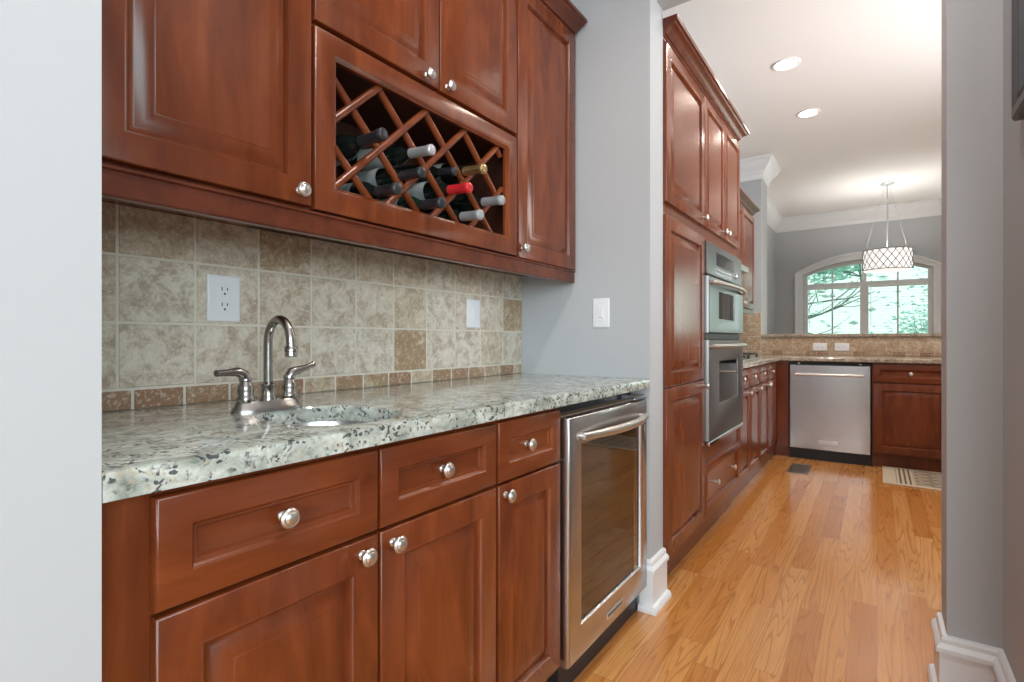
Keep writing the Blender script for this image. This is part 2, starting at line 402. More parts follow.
def arch_ring(b, x0, x1, z0, zs, zt, wid, ya, yb):
    """a casing that follows the jambs and the arch"""
    inner = [(x0, z0)] + arc_pts(x0, x1, zs, zt) + [(x1, z0)]
    outer = [(x0 - wid, z0)] + arc_pts(x0 - wid, x1 + wid, zs + wid * 0.25, zt + wid) + [(x1 + wid, z0)]
    rr = [[(xi, ya, zi), (xo, ya, zo), (xo, yb, zo), (xi, yb, zi)] for (xi, zi), (xo, zo) in zip(inner, outer)]
    b.rings(rr, True, True)
w1 = struct(bpy.data.objects.new('window_1', None)); COL.objects.link(w1); w1.location = (0, 0, 0)
b = MB(); arch_ring(b, WX0, WX1, WZ0, WSP, WTOP, 0.115, YF - 0.025, YF)
arch_ring(b, WX0 - 0.085, WX1 + 0.085, WZ0, WSP + 0.02, WTOP + 0.085, 0.03, YF - 0.045, YF)
b.build('casing', 'trim_paint', w1)
b = MB(); arch_ring(b, WX0 + 0.055, WX1 - 0.055, WZ0 + 0.0, WSP - 0.01, WTOP - 0.055, 0.054, YF + 0.05, YF + 0.12)
b.box(WX0 + 0.03, WX1 - 0.03, YF + 0.04, YF + 0.12, 1.90, 1.955)
b.box(-0.21, -0.105, YF + 0.041, YF + 0.12, WZ0, 1.90)
b.box(-0.185, -0.13, YF + 0.045, YF + 0.12, 1.955, 2.24)
b.box(WX0, WX1, YF + 0.04, YF + 0.12, WZ0, WZ0 + 0.06)
b.build('frame', 'trim_paint', w1)
b = MB()
for gx in (-0.57, 0.25): b.box(gx - 0.011, gx + 0.011, YF + 0.075, YF + 0.10, WZ0 + 0.05, 1.91); b.box(gx - 0.011, gx + 0.011, YF + 0.075, YF + 0.10, 1.95, 2.235)
b.build('glazing_bar', 'trim_paint', w1)
b = MB(); b.box(WX0 + 0.05, WX1 - 0.05, YF + 0.085, YF + 0.09, WZ0 + 0.05, 1.91)
ap2 = arc_pts(WX0 + 0.06, WX1 - 0.06, WSP - 0.02, WTOP - 0.06)
b.rings([[(x, y, z) for x, z in ap2] + [(WX1 - 0.06, y, 1.94), (WX0 + 0.06, y, 1.94)] for y in (YF + 0.085, YF + 0.09)], True, True)
b.build('pane', 'window_glass', w1, smooth=0)
b = MB(); b.box(WX0 - 0.14, WX1 + 0.14, YF - 0.07, YF + 0.04, WZ0 - 0.03, WZ0, bev=0.006); b.build('sill', 'trim_paint', w1)
# blinds
for nm, xa, xb in (('left', WX0 + 0.06, -0.215), ('right', -0.10, WX1 - 0.06)):
    t = empty('window_blind', 'white slatted blind over the %s lower half of the arched window' % nm, 'blind', ((xa + xb) / 2, YF + 0.02, 1.89), group='blinds on the arched window')
    w = (xb - xa) / 2
    b = MB(); b.box(-w, w, -0.02, 0.02, -0.028, 0.006, bev=0.003); b.build('head_rail', 'blind_white', t)
    b = MB(); k = 0
    z = -0.06
    while z > -1.10:
        b.box(-w, w, -0.0125, 0.0125, -0.001, 0.001, M=Matrix.Translation((0, 0, z)) @ Matrix.Rotation(math.radians(0), 4, 'X')); z -= 0.042
    b.build('slat', 'blind_white', t, smooth=0)
    b = MB(); b.tube([(-w + 0.025, -0.02, -0.03), (-w + 0.025, -0.02, -0.62)], 0.004, 6); b.build('wand', 'blind_white', t)
# patio door right of the dining window
d1 = struct(bpy.data.objects.new('door_1', None)); COL.objects.link(d1)
boxes('door_frame', 'trim_paint', [(1.25, 1.35, YF + 0.02, YF + 0.12, 0, 2.2), (2.35, 2.45, YF + 0.02, YF + 0.12, 0, 2.2), (1.35, 2.35, YF + 0.02, YF + 0.12, 2.08, 2.2), (1.35, 2.35, YF + 0.02, YF + 0.12, 0, 0.2), (1.82, 1.88, YF + 0.02, YF + 0.12, 0.2, 2.08)], d1)
boxes('pane', 'window_glass', [(1.35, 2.35, YF + 0.06, YF + 0.065, 0.2, 2.08)], d1, smooth=0)
for nm, y0, y1, z0, z1 in (('window_2', -2.0, 0.2, 0.75, 2.45), ('window_3', 2.7, 4.5, 1.05, 2.25)):
    w = struct(bpy.data.objects.new(nm, None)); COL.objects.link(w)
    ym = (y0 + y1) / 2
    boxes('frame', 'trim_paint', [(2.62, 2.70, y0, y0 + 0.06, z0, z1), (2.62, 2.70, y1 - 0.06, y1, z0, z1), (2.62, 2.70, y0, y1, z0, z0 + 0.06), (2.62, 2.70, y0, y1, z1 - 0.06, z1), (2.62, 2.70, ym - 0.04, ym + 0.04, z0, z1)], w)
    boxes('pane', 'window_glass', [(2.655, 2.66, y0 + 0.05, y1 - 0.05, z0 + 0.05, z1 - 0.05)], w, smooth=0)
w = struct(bpy.data.objects.new('window_4', None)); COL.objects.link(w)
boxes('frame', 'trim_paint', [(0.25, 0.31, -3.08, -3.02, 0.8, 2.4), (1.69, 1.75, -3.08, -3.02, 0.8, 2.4), (0.31, 1.69, -3.08, -3.02, 0.8, 0.86), (0.31, 1.69, -3.08, -3.02, 2.34, 2.4), (0.96, 1.04, -3.08, -3.02, 0.86, 2.34)], w)
boxes('pane', 'window_glass', [(0.31, 1.69, -3.055, -3.05, 0.86, 2.34)], w, smooth=0)

# crown mouldings of the ceiling
CROWN = [(0, CE), (0.125, CE), (0.125, CE - 0.022), (0.108, CE - 0.035), (0.098, CE - 0.065), (0.07, CE - 0.10), (0.045, CE - 0.125), (0.036, CE - 0.15), (0.022, CE - 0.165), (0.018, CE - 0.205), (0.012, CE - 0.215), (0, CE - 0.215)]
b = MB(); b.sweep([(XW, YB), (XC, YB), (XC, 6.52), (XW, 6.52), (XW, YF), (2.6, YF), (2.6, 6.0)], CROWN)
struct(b.build('trim_crown', 'trim_paint', smooth=25))

# baseboards
BASE = [(0, 0), (0.036, 0), (0.036, 0.012), (0.030, 0.024), (0.018, 0.028), (0.018, 0.150), (0.026, 0.154), (0.026, 0.166), (0.020, 0.174), (0.014, 0.178), (0.014, 0.190), (0.010, 0.197), (0, 0.199)]
b = MB(); b.sweep([(-0.772, YE), (XL, YE), (XL, YE2 - 0.001)], BASE); struct(b.build('baseboard_left', 'trim_paint', smooth=25))
b = MB(); b.sweep([(XR, YE2 + 0.0), (XR, YE), (0.29, YE), (0.29, 1.25), (0.41, 1.25), (0.41, YE), (2.6, YE)], BASE); struct(b.build('baseboard_right', 'trim_paint', smooth=25))
b = MB(); b.sweep([(XW, 6.52), (XW, YF), (1.2, YF)], BASE); struct(b.build('baseboard_far', 'trim_paint', smooth=25))

# ------------------------------------------------------------------ cabinet pieces
DOOR_P = [(0.0, 0.0), (0.0, 0.0165), (0.0015, 0.019), (0.004, 0.020), (0.052, 0.020), (0.054, 0.0212), (0.057, 0.0212), (0.0595, 0.0185), (0.0615, 0.0105), (0.0630, 0.0062), (0.0655, 0.0060), (0.0720, 0.0098), (0.0800, 0.0140), (0.0880, 0.0170), (0.0950, 0.0184), (0.0985, 0.0187), (0.0992, 0.0193), (0.102, 0.0194)]
DRAW_P = [(0.0, 0.0), (0.0, 0.0165), (0.0015, 0.019), (0.004, 0.020), (0.040, 0.020), (0.042, 0.0206), (0.0445, 0.0190), (0.0485, 0.0125), (0.0525, 0.0115), (0.0555, 0.0065), (0.058, 0.0060)]
SMALL_P = [(0.0, 0.0), (0.0, 0.0165), (0.0015, 0.019), (0.004, 0.020), (0.040, 0.020), (0.042, 0.0206), (0.0445, 0.0185), (0.047, 0.0115), (0.050, 0.0065), (0.053, 0.0060), (0.072, 0.0172), (0.0745, 0.0178), (0.075, 0.0188), (0.078, 0.019)]
KNOB = [(0.0085, 0.0), (0.0085, 0.003), (0.0055, 0.0055), (0.0050, 0.013), (0.0075, 0.0155), (0.0140, 0.0175), (0.0162, 0.0205), (0.0160, 0.0235), (0.0138, 0.0265), (0.0125, 0.0272), (0.0105, 0.0268), (0.0085, 0.0285), (0.0045, 0.0300), (0.001, 0.0303)]
FRONT = Matrix.Rotation(PI / 2, 4, 'X')        # lathe axis z -> -y (out of a cabinet front)
kb = MB(); kb.lathe(KNOB, 24, FRONT); _k = kb.build('knob', 'brushed_nickel'); KNOB_ME = _k.data; bpy.data.objects.remove(_k)
def knob(parent, x, z, y=-0.0195):
    o = bpy.data.objects.new('knob', KNOB_ME); COL.objects.link(o); o.parent = parent; o.location = (x, y, z); return o
def door(t, x0, x1, z0, z1, kx=None, kz=None, prof=None, name='door', mat='cherry_upright'):
    b = MB(); b.panel(x0, x1, z0, z1, prof or DOOR_P, y=0.0)
    o = b.build(name, mat, t, smooth=40)
    if kx is not None: knob(o, kx, kz)
    return o
def drawer(t, x0, x1, z0, z1, knobs=(0.5,), prof=None):
    b = MB(); b.panel(x0, x1, z0, z1, prof or DRAW_P, y=0.0)
    o = b.build('drawer', 'cherry_across', t, smooth=40)
    for k in knobs: knob(o, x0 + (x1 - x0) * k, (z0 + z1) / 2, y=-0.0055)
    return o
def carcass(t, w, z0, z1, depth, toe=0.0, toe_in=0.05, name='body'):
    b = MB(); th = 0.018; g = 0.0008
    b.box(0, w, g, 0.02, z0, z1)                                     # face
    b.box(0, th, 0.02, depth, z0, z1); b.box(w - th, w, 0.02, depth, z0, z1)
    b.box(th, w - th, depth - 0.008, depth, z0, z1); b.box(th, w - th, 0.02, depth - 0.008, z0, z0 + th)
    if toe: b.box(0.0, w, toe_in, toe_in + 0.016, 0, z0); b.box(0, th, toe_in + 0.016, depth, 0, z0); b.box(w - th, w, toe_in + 0.016, depth, 0, z0)
    return b.build(name, 'cherry_upright', t)
XF = -0.775                     # base face frame plane
R90 = PI / 2
DEP = XF - XW - 0.002
# sink base with two drawer fronts and two doors
t = empty('base_cabinet', 'wide cherry base cabinet under the sink with two drawer fronts and two raised panel doors', 'cabinet', (XF, 0.214, 0), R90)
Y0 = 0.214
carcass(t, 1.005 - Y0, 0.105, 0.878, DEP, 0.1)
drawer(t, 0.275 - Y0, 0.637 - Y0, 0.717, 0.866)
drawer(t, 0.643 - Y0, 1.001 - Y0, 0.717, 0.866)
door(t, 0.275 - Y0, 0.637 - Y0, 0.115, 0.710, 0.599 - Y0, 0.684)
door(t, 0.643 - Y0, 1.001 - Y0, 0.115, 0.710, 0.671 - Y0, 0.684)
Y0 = 1.007
t = empty('base_cabinet', 'narrow cherry base cabinet beside the wine cooler, one small drawer over one door', 'cabinet', (XF, Y0, 0), R90)
carcass(t, 1.318 - Y0, 0.105, 0.878, DEP, 0.1)
drawer(t, 1.012 - Y0, 1.312 - Y0, 0.717, 0.866, (0.46,))
door(t, 1.012 - Y0, 1.312 - Y0, 0.115, 0.710, 1.036 - Y0, 0.685)

# granite counter with the sink cut-out
def rrect(cx, cy, sx, sy, r, n=6):
    P = []
    for (qx, qy, a0) in ((1, 1, 0), (-1, 1, 90), (-1, -1, 180), (1, -1, 270)):
        for i in range(n + 1):
            a = math.radians(a0 + 90 * i / n); P.append((cx + qx * (sx / 2 - r) + r * math.cos(a), cy + qy * (sy / 2 - r) + r * math.sin(a)))
    return P
SX, SY = -0.928, 0.655
hole = rrect(SX, SY, 0.30, 0.245, 0.115, 6)
CX0, CX1, CY0, CY1, CZ0, CZ1 = XW + 0.001, -0.735, 0.2135, YE - 0.001, 0.880, 0.9155
b = MB(); bm = b.bm
def outer_for(p):
    dx, dy = p[0] - SX, p[1] - SY
    k = []
    if dx > 1e-9: k.append((CX1 - SX) / dx)
    if dx < -1e-9: k.append((CX0 - SX) / dx)
    if dy > 1e-9: k.append((CY1 - SY) / dy)
    if dy < -1e-9: k.append((CY0 - SY) / dy)
    k = min(k); return (SX + dx * k, SY + dy * k)
out = [outer_for(p) for p in hole]
# snap the nearest outer points to the four corners
for c in ((CX1, CY1), (CX0, CY1), (CX0, CY0), (CX1, CY0)):
    i = min(range(len(out)), key=lambda k: (out[k][0] - c[0]) ** 2 + (out[k][1] - c[1]) ** 2); out[i] = c
e = 0.007
def inset(p, q): return (min(max(p[0], CX0 + q * 0), CX1 - q), p[1])
rr = [[(x, y, CZ0) for x, y in hole], [(x, y, CZ0) for x, y in out],
      [(*inset(p, 0), CZ1 - e) for p in out], [(*inset(p, 0.002), CZ1 - 0.0025) for p in out], [(*inset(p, e), CZ1) for p in out],
      [(SX + (x - SX) * 1.02, SY + (y - SY) * 1.02, CZ1) for x, y in hole], [(x, y, CZ1 - 0.004) for x, y in hole]]
b.rings(rr, closed=True)
tag(b.build('countertop', 'granite', smooth=35), 'pale green speckled granite countertop running along the pantry wall', 'countertop')

# undermount sink
t = empty('sink', 'small stainless undermount bar sink set in the pale granite counter', 'sink', (SX, SY, 0.70))
b = MB()
prof = [(0.32, 0.265, 0.12, 0.1795), (0.302, 0.247, 0.116, 0.1795), (0.296, 0.241, 0.114, 0.168), (0.282, 0.227, 0.108, 0.03), (0.245, 0.19, 0.09, 0.006), (0.06, 0.06, 0.03, 0.0)]
b.rings([[(x, y, z) for x, y in rrect(0, 0, a, c, r)] for a, c, r, z in prof], False, True)
b.build('basin', 'brushed_steel', t, smooth=40)
b = MB(); b.lathe([(0.038, 0.0012), (0.038, 0.004), (0.028, 0.005), (0.022, 0.002)], 20, cap0=True, cap1=True); b.build('drain', 'chrome', t)

# faucet
FX, FY = -1.10, 0.618
t = empty('faucet', 'brushed nickel two lever gooseneck faucet behind the bar sink', 'faucet', (FX, FY, CZ1))
b = MB()
def oval(sx, sy, z, n=28): return [(sx * math.cos(2 * PI * i / n) * (1 if True else 1), sy * (abs(math.sin(2 * PI * i / n)) ** 0.75) * (1 if math.sin(2 * PI * i / n) >= 0 else -1), z) for i in range(n)]
b.rings([oval(0.030, 0.080, 0.0), oval(0.030, 0.080, 0.004), oval(0.027, 0.076, 0.010), oval(0.023, 0.071, 0.020), oval(0.021, 0.069, 0.023)], True, True)
b.build('base_plate', 'faucet_nickel', t, smooth=50)
b = MB(); b.lathe([(0.0175, 0.022), (0.0175, 0.026), (0.0145, 0.032), (0.0135, 0.050), (0.0155, 0.053), (0.0155, 0.058), (0.0105, 0.062)], 22)
pts = [(0, 0, 0.055), (0, 0, 0.10), (0, 0, 0.145)]
for i in range(1, 13):
    a = PI * i / 12 * 0.96; pts.append((0.044 - 0.044 * math.cos(a), 0, 0.151 + 0.048 * math.sin(a)))
ex = pts[-1]; pts.append((ex[0] + 0.002, 0, ex[2] - 0.020))
b.tube(pts, 0.0095, 16)
sp_o = b.build('spout', 'faucet_nickel', t, smooth=50)
b = MB(); b.lathe([(0.0115, -0.002), (0.0135, -0.004), (0.0135, -0.012), (0.0120, -0.013), (0.0128, -0.022), (0.0105, -0.024)], 20, Matrix.Translation((pts[-1][0], 0, pts[-1][2] + 0.006)))
b.build('aerator', 'faucet_nickel', sp_o, smooth=50)
for sgn in (-1, 1):
    b = MB(); b.lathe([(0.0175, 0.022), (0.0185, 0.027), (0.0185, 0.032), (0.0150, 0.036), (0.0165, 0.047), (0.0160, 0.056), (0.0125, 0.062), (0.0115, 0.066), (0.0135, 0.068), (0.0125, 0.074), (0.004, 0.078)], 22, Matrix.Translation((0, sgn * 0.050, 0)))
    h = b.build('handle', 'faucet_nickel', t, smooth=50)
    b = MB(); y0 = sgn * 0.050
    if sgn < 0: pp = [(0, y0, 0.068), (0.002, y0 - 0.006, 0.082), (0.006, y0 - 0.020, 0.088), (0.010, y0 - 0.042, 0.087), (0.013, y0 - 0.060, 0.087), (0.014, y0 - 0.067, 0.087)]
    else: pp = [(0, y0, 0.068), (0.002, y0 + 0.006, 0.082), (0.003, y0 + 0.016, 0.084), (0.004, y0 + 0.037, 0.089), (0.004, y0 + 0.055, 0.095), (0.004, y0 + 0.061, 0.098)]
    b.tube(pp, [0.0120, 0.0115, 0.0100, 0.0074, 0.0066, 0.0072], 12)
    b.build('lever', 'faucet_nickel', h, smooth=50)

# tile backsplash (every tile is cut into the mesh, grout behind)
b = MB(); b.tones()
xg = XW + 0.0075; xt = XW + 0.010
b.box(XW + 0.0005, xg, 0.2135, YE - 0.001, CZ1 + 0.0005, 1.37, mat='grout')
T = 0.1575; G = 0.0062
def tile(y0, y1, z0, z1, tone):
    y0 = max(y0, 0.2145); y1 = min(y1, YE - 0.002)
    if y1 - y0 < 0.01: return
    b.tone = tone; b.box(xg - 0.001, xt, y0, y1, z0, z1, bev=0.0015, mat='travertine')
rows = [(0.961, 1.1085), (1.1085, 1.2565), (1.2565, 1.3695)]
offs = [0.4185, 0.4185, 0.4185]
SPECIAL = {(0, 5): 0.72, (1, 9): 0.66, (2, 2): 0.62, (2, 0): 0.5, (2, 5): 0.42, (2, 7): 0.40, (1, 5): 0.45, (1, 8): 0.22, (2, 4): 0.45, (0, 9): 0.12, (1, -1): 0.4, (2, -1): 0.62}
rt = random.Random(3)
for r, (z0, z1) in enumerate(rows):
    for k in range(-2, 11):
        y0 = offs[r] + T * k
        tone = SPECIAL.get((r, k), rt.uniform(0.02, 0.34))
        tile(y0 + G / 2, y0 + T - G / 2, z0 + G / 2, z1 - G / 2, tone)
for k in range(-3, 16):
    y0 = 0.447 + 0.1052 * k
    tile(y0 + G / 2, y0 + 0.1052 - G / 2, CZ1 + 0.001, 0.961 - G / 2, [0.98, 0.85, 0.62, 0.9, 0.55, 0.8, 0.7, 0.95, 0.5, 0.88][k % 10])
o = b.build('tile_backsplash', 'travertine', smooth=30); tag(o, 'tumbled travertine tile backsplash between the counter and the wall cabinets', 'backsplash')

# outlet and switches
def plate(name, label, cat, loc, rotz, w, h, kind, horizontal=False):
    t = empty(name, label, cat, loc, rotz)
    b = MB(); b.panel(-w / 2, w / 2, -h / 2, h / 2, [(0, 0), (0, 0.003), (0.003, 0.0055), (0.006, 0.006)], y=0); b.build('cover_plate', 'white_plastic', t)
    ww, hh = (0.033, 0.067)
    if horizontal: ww, hh = hh, ww
    b = MB(); b.box(-ww / 2, ww / 2, -0.0075, -0.005, -hh / 2, hh / 2, bev=0.001); ins = b.build('insert', 'white_plastic', t)
    if kind == 'outlet':
        for s_ in (-1, 1):
            b = MB()
            def q(x, z, w_, h_):
                x, z = (x, z + s_ * 0.0195) if not horizontal else (z * -1 + s_ * 0.0195, x)
                if horizontal: w_, h_ = h_, w_
                b.box(x - w_ / 2, x + w_ / 2, -0.0079, -0.0070, z - h_ / 2, z + h_ / 2)
            q(-0.0065, 0.004, 0.0022, 0.009); q(0.0065, 0.004, 0.0022, 0.007)
            cx, cz = (0, -0.008 + s_ * 0.0195) if not horizontal else (0.008 + s_ * 0.0195, 0)
            b.lathe([(0.0026, 0.0070), (0.0026, 0.0079)], 10, Matrix.Translation((cx, 0, cz)) @ FRONT)
            b.build('socket', 'dark_slot', ins)
    else:
        b = MB(); b.box(-0.010, 0.010, -0.0105, -0.007, -0.020, 0.020, bev=0.002); b.build('rocker', 'white_plastic', ins)
    return t
plate('wall_outlet', 'white double outlet on the tile left of the faucet', 'outlet', (xt + 0.0003, 0.641, 1.175), R90, 0.080, 0.116, 'outlet')
plate('light_switch', 'white switch plate on the tile backsplash right of the faucet', 'switch', (xt + 0.0003, 1.628, 1.178), R90, 0.082, 0.116, 'switch')
plate('light_switch', 'white switch plate on the grey painted end wall', 'switch', (-0.946, YE - 0.0005, 1.184), 0, 0.076, 0.122, 'switch')

# ------------------------------------------------------------------ wine cooler
FY0, FY1 = 1.330, 1.958
t = empty('wine_cooler', 'stainless wine cooler with a glass door under the counter end', 'wine cooler', (-0.765, FY0, 0), R90)
w = FY1 - FY0; dp = -0.765 - XW - 0.004
b = MB(); g = 0.018
b.box(0.004, g, 0.002, dp, 0.10, 0.842); b.box(w - g, w - 0.004, 0.002, dp, 0.10, 0.842); b.box(g, w - g, dp - g, dp, 0.10, 0.842); b.box(g, w - g, 0.002, dp - g, 0.10, 0.125); b.box(g, w - g, 0.002, dp - g, 0.82, 0.842)
b.build('body', 'cooler_liner', t)
b = MB(); b.box(0.0, w, 0.04, 0.06, 0.842, 0.878); b.build('gap_strip', 'black_plastic', t)  # black strip stands in for the shaded gap under the counter
b = MB(); b.box(0.004, w - 0.004, 0.012, 0.05, 0.0, 0.094); b.build('toe_grille', 'black_plastic', t)
# door frame ring with a slanted inner lip
DT = 0.032
b = MB()
o4 = [(-0.004, 0.102), (w - 0.004, 0.102), (w - 0.004, 0.840), (-0.004, 0.840)]
i4 = [(1.400 - FY0, 0.206), (1.884 - FY0, 0.206), (1.884 - FY0, 0.752), (1.400 - FY0, 0.752)]
def ring4(q, d, k=0.0):
    cx = sum(p[0] for p in q) / 4; cz = sum(p[1] for p in q) / 4
    return [(x + (k if x < cx else -k), -d, z + (k if z < cz else -k)) for x, z in q]
b.rings([ring4(o4, 0.0), ring4(o4, DT - 0.016), ring4(o4, DT - 0.008, 0.0015), ring4(o4, DT - 0.003, 0.005), ring4(o4, DT, 0.012), ring4(i4, DT, -0.0015), ring4(i4, DT - 0.0015, 0.0), ring4(i4, DT - 0.008, 0.002), ring4(i4, 0.0, 0.004)], closed=True)
dr = b.build('door', 'brushed_steel_upright', t, smooth=40)
b = MB(); b.box(i4[0][0] + 0.004, i4[1][0] - 0.004, -DT + 0.009, -DT + 0.013, i4[0][1] + 0.004, i4[2][1] - 0.004); b.build('glass', 'cooler_glass', dr, smooth=0)
b = MB(); b.panel(i4[0][0] + 0.003, i4[0][0] + 0.003, 0, 0, [(0, 0)], 0) if False else None
gr = [ring4(i4, DT - 0.0135, 0.0045), ring4(i4, DT - 0.0135, 0.022), ring4(i4, 0.004, 0.022), ring4(i4, 0.004, 0.0045)]
b.rings(gr, closed=True); b.build('gasket', 'black_plastic', dr)
hx0, hx1 = 1.392 - FY0, 1.905 - FY0
b = MB(); pts = []
for i in range(21):
    u = i / 20; pts.append((hx0 + (hx1 - hx0) * u, -DT - 0.012 - 0.034 * math.sin(PI * u) ** 0.8, 0.779))
b.tube(pts, [0.009 + 0.003 * math.sin(PI * i / 20) for i in range(21)], 12, flat=1.25)
for hx in (hx0 + 0.008, hx1 - 0.008): b.tube([(hx, -DT + 0.001, 0.779), (hx, -DT - 0.016, 0.779)], 0.009, 12)
b.build('handle', 'brushed_nickel', dr, smooth=50)
b = MB(); b.box(1.578 - FY0, 1.704 - FY0, -DT - 0.003, -DT, 0.140, 0.161, bev=0.0015); bd = b.build('badge', 'chrome', dr)
b = MB(); b.box(1.584 - FY0, 1.698 - FY0, -DT - 0.0035, -DT - 0.0028, 0.1445, 0.1565); b.build('badge_plate', 'frame_grey', bd)
b = MB(); b.box(w - 0.115, w - 0.006, -0.03, 0.035, 0.8425, 0.8455); b.box(w - 0.11, w - 0.03, -0.028, 0.03, 0.858, 0.8605); b.box(w - 0.112, w - 0.104, -0.02, 0.03, 0.8425, 0.8605); b.build('hinge', 'chrome', t)
cl = bpy.data.lights.new('cooler_fill', 'POINT'); cl.energy = 0.9; cl.color = (1.0, 0.72, 0.45); cl.shadow_soft_size = 0.02  # added warm point light to brighten the cooler interior
co = bpy.data.objects.new('cooler_fill', cl); COL.objects.link(co); co.location = (-0.85, (FY0 + FY1) / 2, 0.80)
SHZ = [0.240, 0.335, 0.430, 0.525, 0.620]
for k, z in enumerate(SHZ):
    b = MB(); b.box(0.05, w - 0.05, 0.012, 0.03, z - 0.012, z + 0.016, bev=0.003, mat='rack_shelf_wood')
    for j in range(12): x = 0.06 + (w - 0.12) * j / 11; b.tube([(x, 0.03, z), (x, dp - 0.06, z)], 0.0025, 5, mat='chrome')
    b.tube([(0.021, 0.25, z), (w - 0.021, 0.25, z)], 0.003, 5, mat='chrome'); b.tube([(0.021, dp - 0.08, z), (w - 0.021, dp - 0.08, z)], 0.003, 5, mat='chrome')
    b.build('shelf', 'rack_shelf_wood', t)

# bottles
BOT = [(0.010, 0.0), (0.030, 0.0), (0.0365, 0.004), (0.0375, 0.012), (0.0375, 0.175), (0.0355, 0.190), (0.028, 0.206), (0.019, 0.220), (0.0155, 0.232), (0.0148, 0.292), (0.0165, 0.294), (0.0165, 0.303), (0.012, 0.305)]
def bottle(base, tip, capsule, label, glassmat='bottle_glass', lab=True, group='wine bottles in the lattice rack', rs=0.92):
    base, tip = Vector(base), Vector(tip)
    d = (tip - base); L = d.length; q = d.to_track_quat('Z', 'Y')
    t = empty('wine_bottle', label, 'bottle', base, 0, group); t.rotation_mode = 'QUATERNION'; t.rotation_quaternion = q
    k = L / 0.305
    b = MB(); b.lathe([(r * rs, z * k) for r, z in BOT], 20); b.build('bottle_body', glassmat, t, smooth=50)
    b = MB(); b.lathe([(0.0162 * rs, 0.235 * k), (0.0156 * rs, 0.290 * k), (0.0174 * rs, 0.2925 * k), (0.0174 * rs, 0.304 * k), (0.0150 * rs, 0.3062 * k), (0.004, 0.3064 * k)], 18); b.build('capsule', capsule, t, smooth=50)
    if lab:
        b = MB(); b.lathe([(0.0380 * rs, 0.075 * k), (0.0380 * rs, 0.165 * k)], 24, cap0=False, cap1=False); b.build('label', 'bottle_label', t)
    return t

# ------------------------------------------------------------------ wall cabinets
UX = -1.075                      # face plane; doors proud to -1.055
UDEP = UX - XW - 0.002
def ucarc(t, w, z0, z1): return carcass(t, w, z0, z1, UDEP)
UZ0, UZ1 = 1.366, 2.376
Y0 = 0.214
t = empty('wall_cabinet', 'leftmost cherry wall cabinet with one big raised panel door, above the outlet', 'cabinet', (UX, Y0, 0), R90)
ucarc(t, 0.701 - Y0, UZ0, UZ1 + 0.03)
door(t, 0.284 - Y0, 0.697 - Y0, UZ0 + 0.010, UZ1, 0.665 - Y0, 1.404, name='door')
Y0 = 0.7015
t = empty('wall_cabinet', 'cherry wall cabinet with two short doors above the wine rack', 'cabinet', (UX, Y0, 0), R90)
ucarc(t, 1.525 - Y0, 1.8005, UZ1 + 0.03)
door(t, 0.705 - Y0, 1.118 - Y0, 1.810, UZ1, 1.064 - Y0, 1.829)
door(t, 1.124 - Y0, 1.521 - Y0, 1.810, UZ1, 1.150 - Y0, 1.829)
Y0 = 1.5255
t = empty('wall_cabinet', 'narrow cherry wall cabinet with one tall door against the grey end wall', 'cabinet', (UX, Y0, 0), R90)
ucarc(t, YE - 0.002 - Y0, UZ0, UZ1 + 0.03)
door(t, 1.531 - Y0, 1.962 - Y0, UZ0 + 0.002, UZ1, 1.552 - Y0, 1.404)

# wine rack cabinet
Y0 = 0.7015
t = empty('wine_rack_cabinet', 'cherry wall cabinet with an open diamond lattice holding wine bottles', 'wine rack', (UX, Y0, 0), R90)
w = 1.525 - Y0
OY0, OY1, OZ0, OZ1 = 0.768 - Y0, 1.462 - Y0, 1.436, 1.741
b = MB(); th = 0.016
b.box(0, th, 0.0, UDEP, UZ0, 1.7995); b.box(w - th, w, 0.0, UDEP, UZ0, 1.7995); b.box(th, w - th, UDEP - 0.006, UDEP, UZ0, 1.7995)
b.box(th, w - th, 0.0, UDEP - 0.006, UZ0, OZ0 - 0.004); b.box(th, w - th, 0.0, UDEP - 0.006, OZ1 + 0.004, 1.7995)
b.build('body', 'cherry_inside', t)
o4 = [(0.003, UZ0 + 0.006), (w - 0.004, UZ0 + 0.006), (w - 0.004, 1.797), (0.003, 1.797)]
i4 = [(OY0, OZ0), (OY1, OZ0), (OY1, OZ1), (OY0, OZ1)]
b = MB(); b.rings([ring4(o4, 0.0), ring4(o4, 0.0165), ring4(o4, 0.019, 0.0015), ring4(o4, 0.020, 0.004), ring4(i4, 0.020, -0.011), ring4(i4, 0.0185, -0.008), ring4(i4, 0.012, -0.004), ring4(i4, 0.010, 0.0), ring4(i4, 0.0, 0.0)], closed=True)
b.build('face_frame', 'cherry_upright', t, smooth=40)
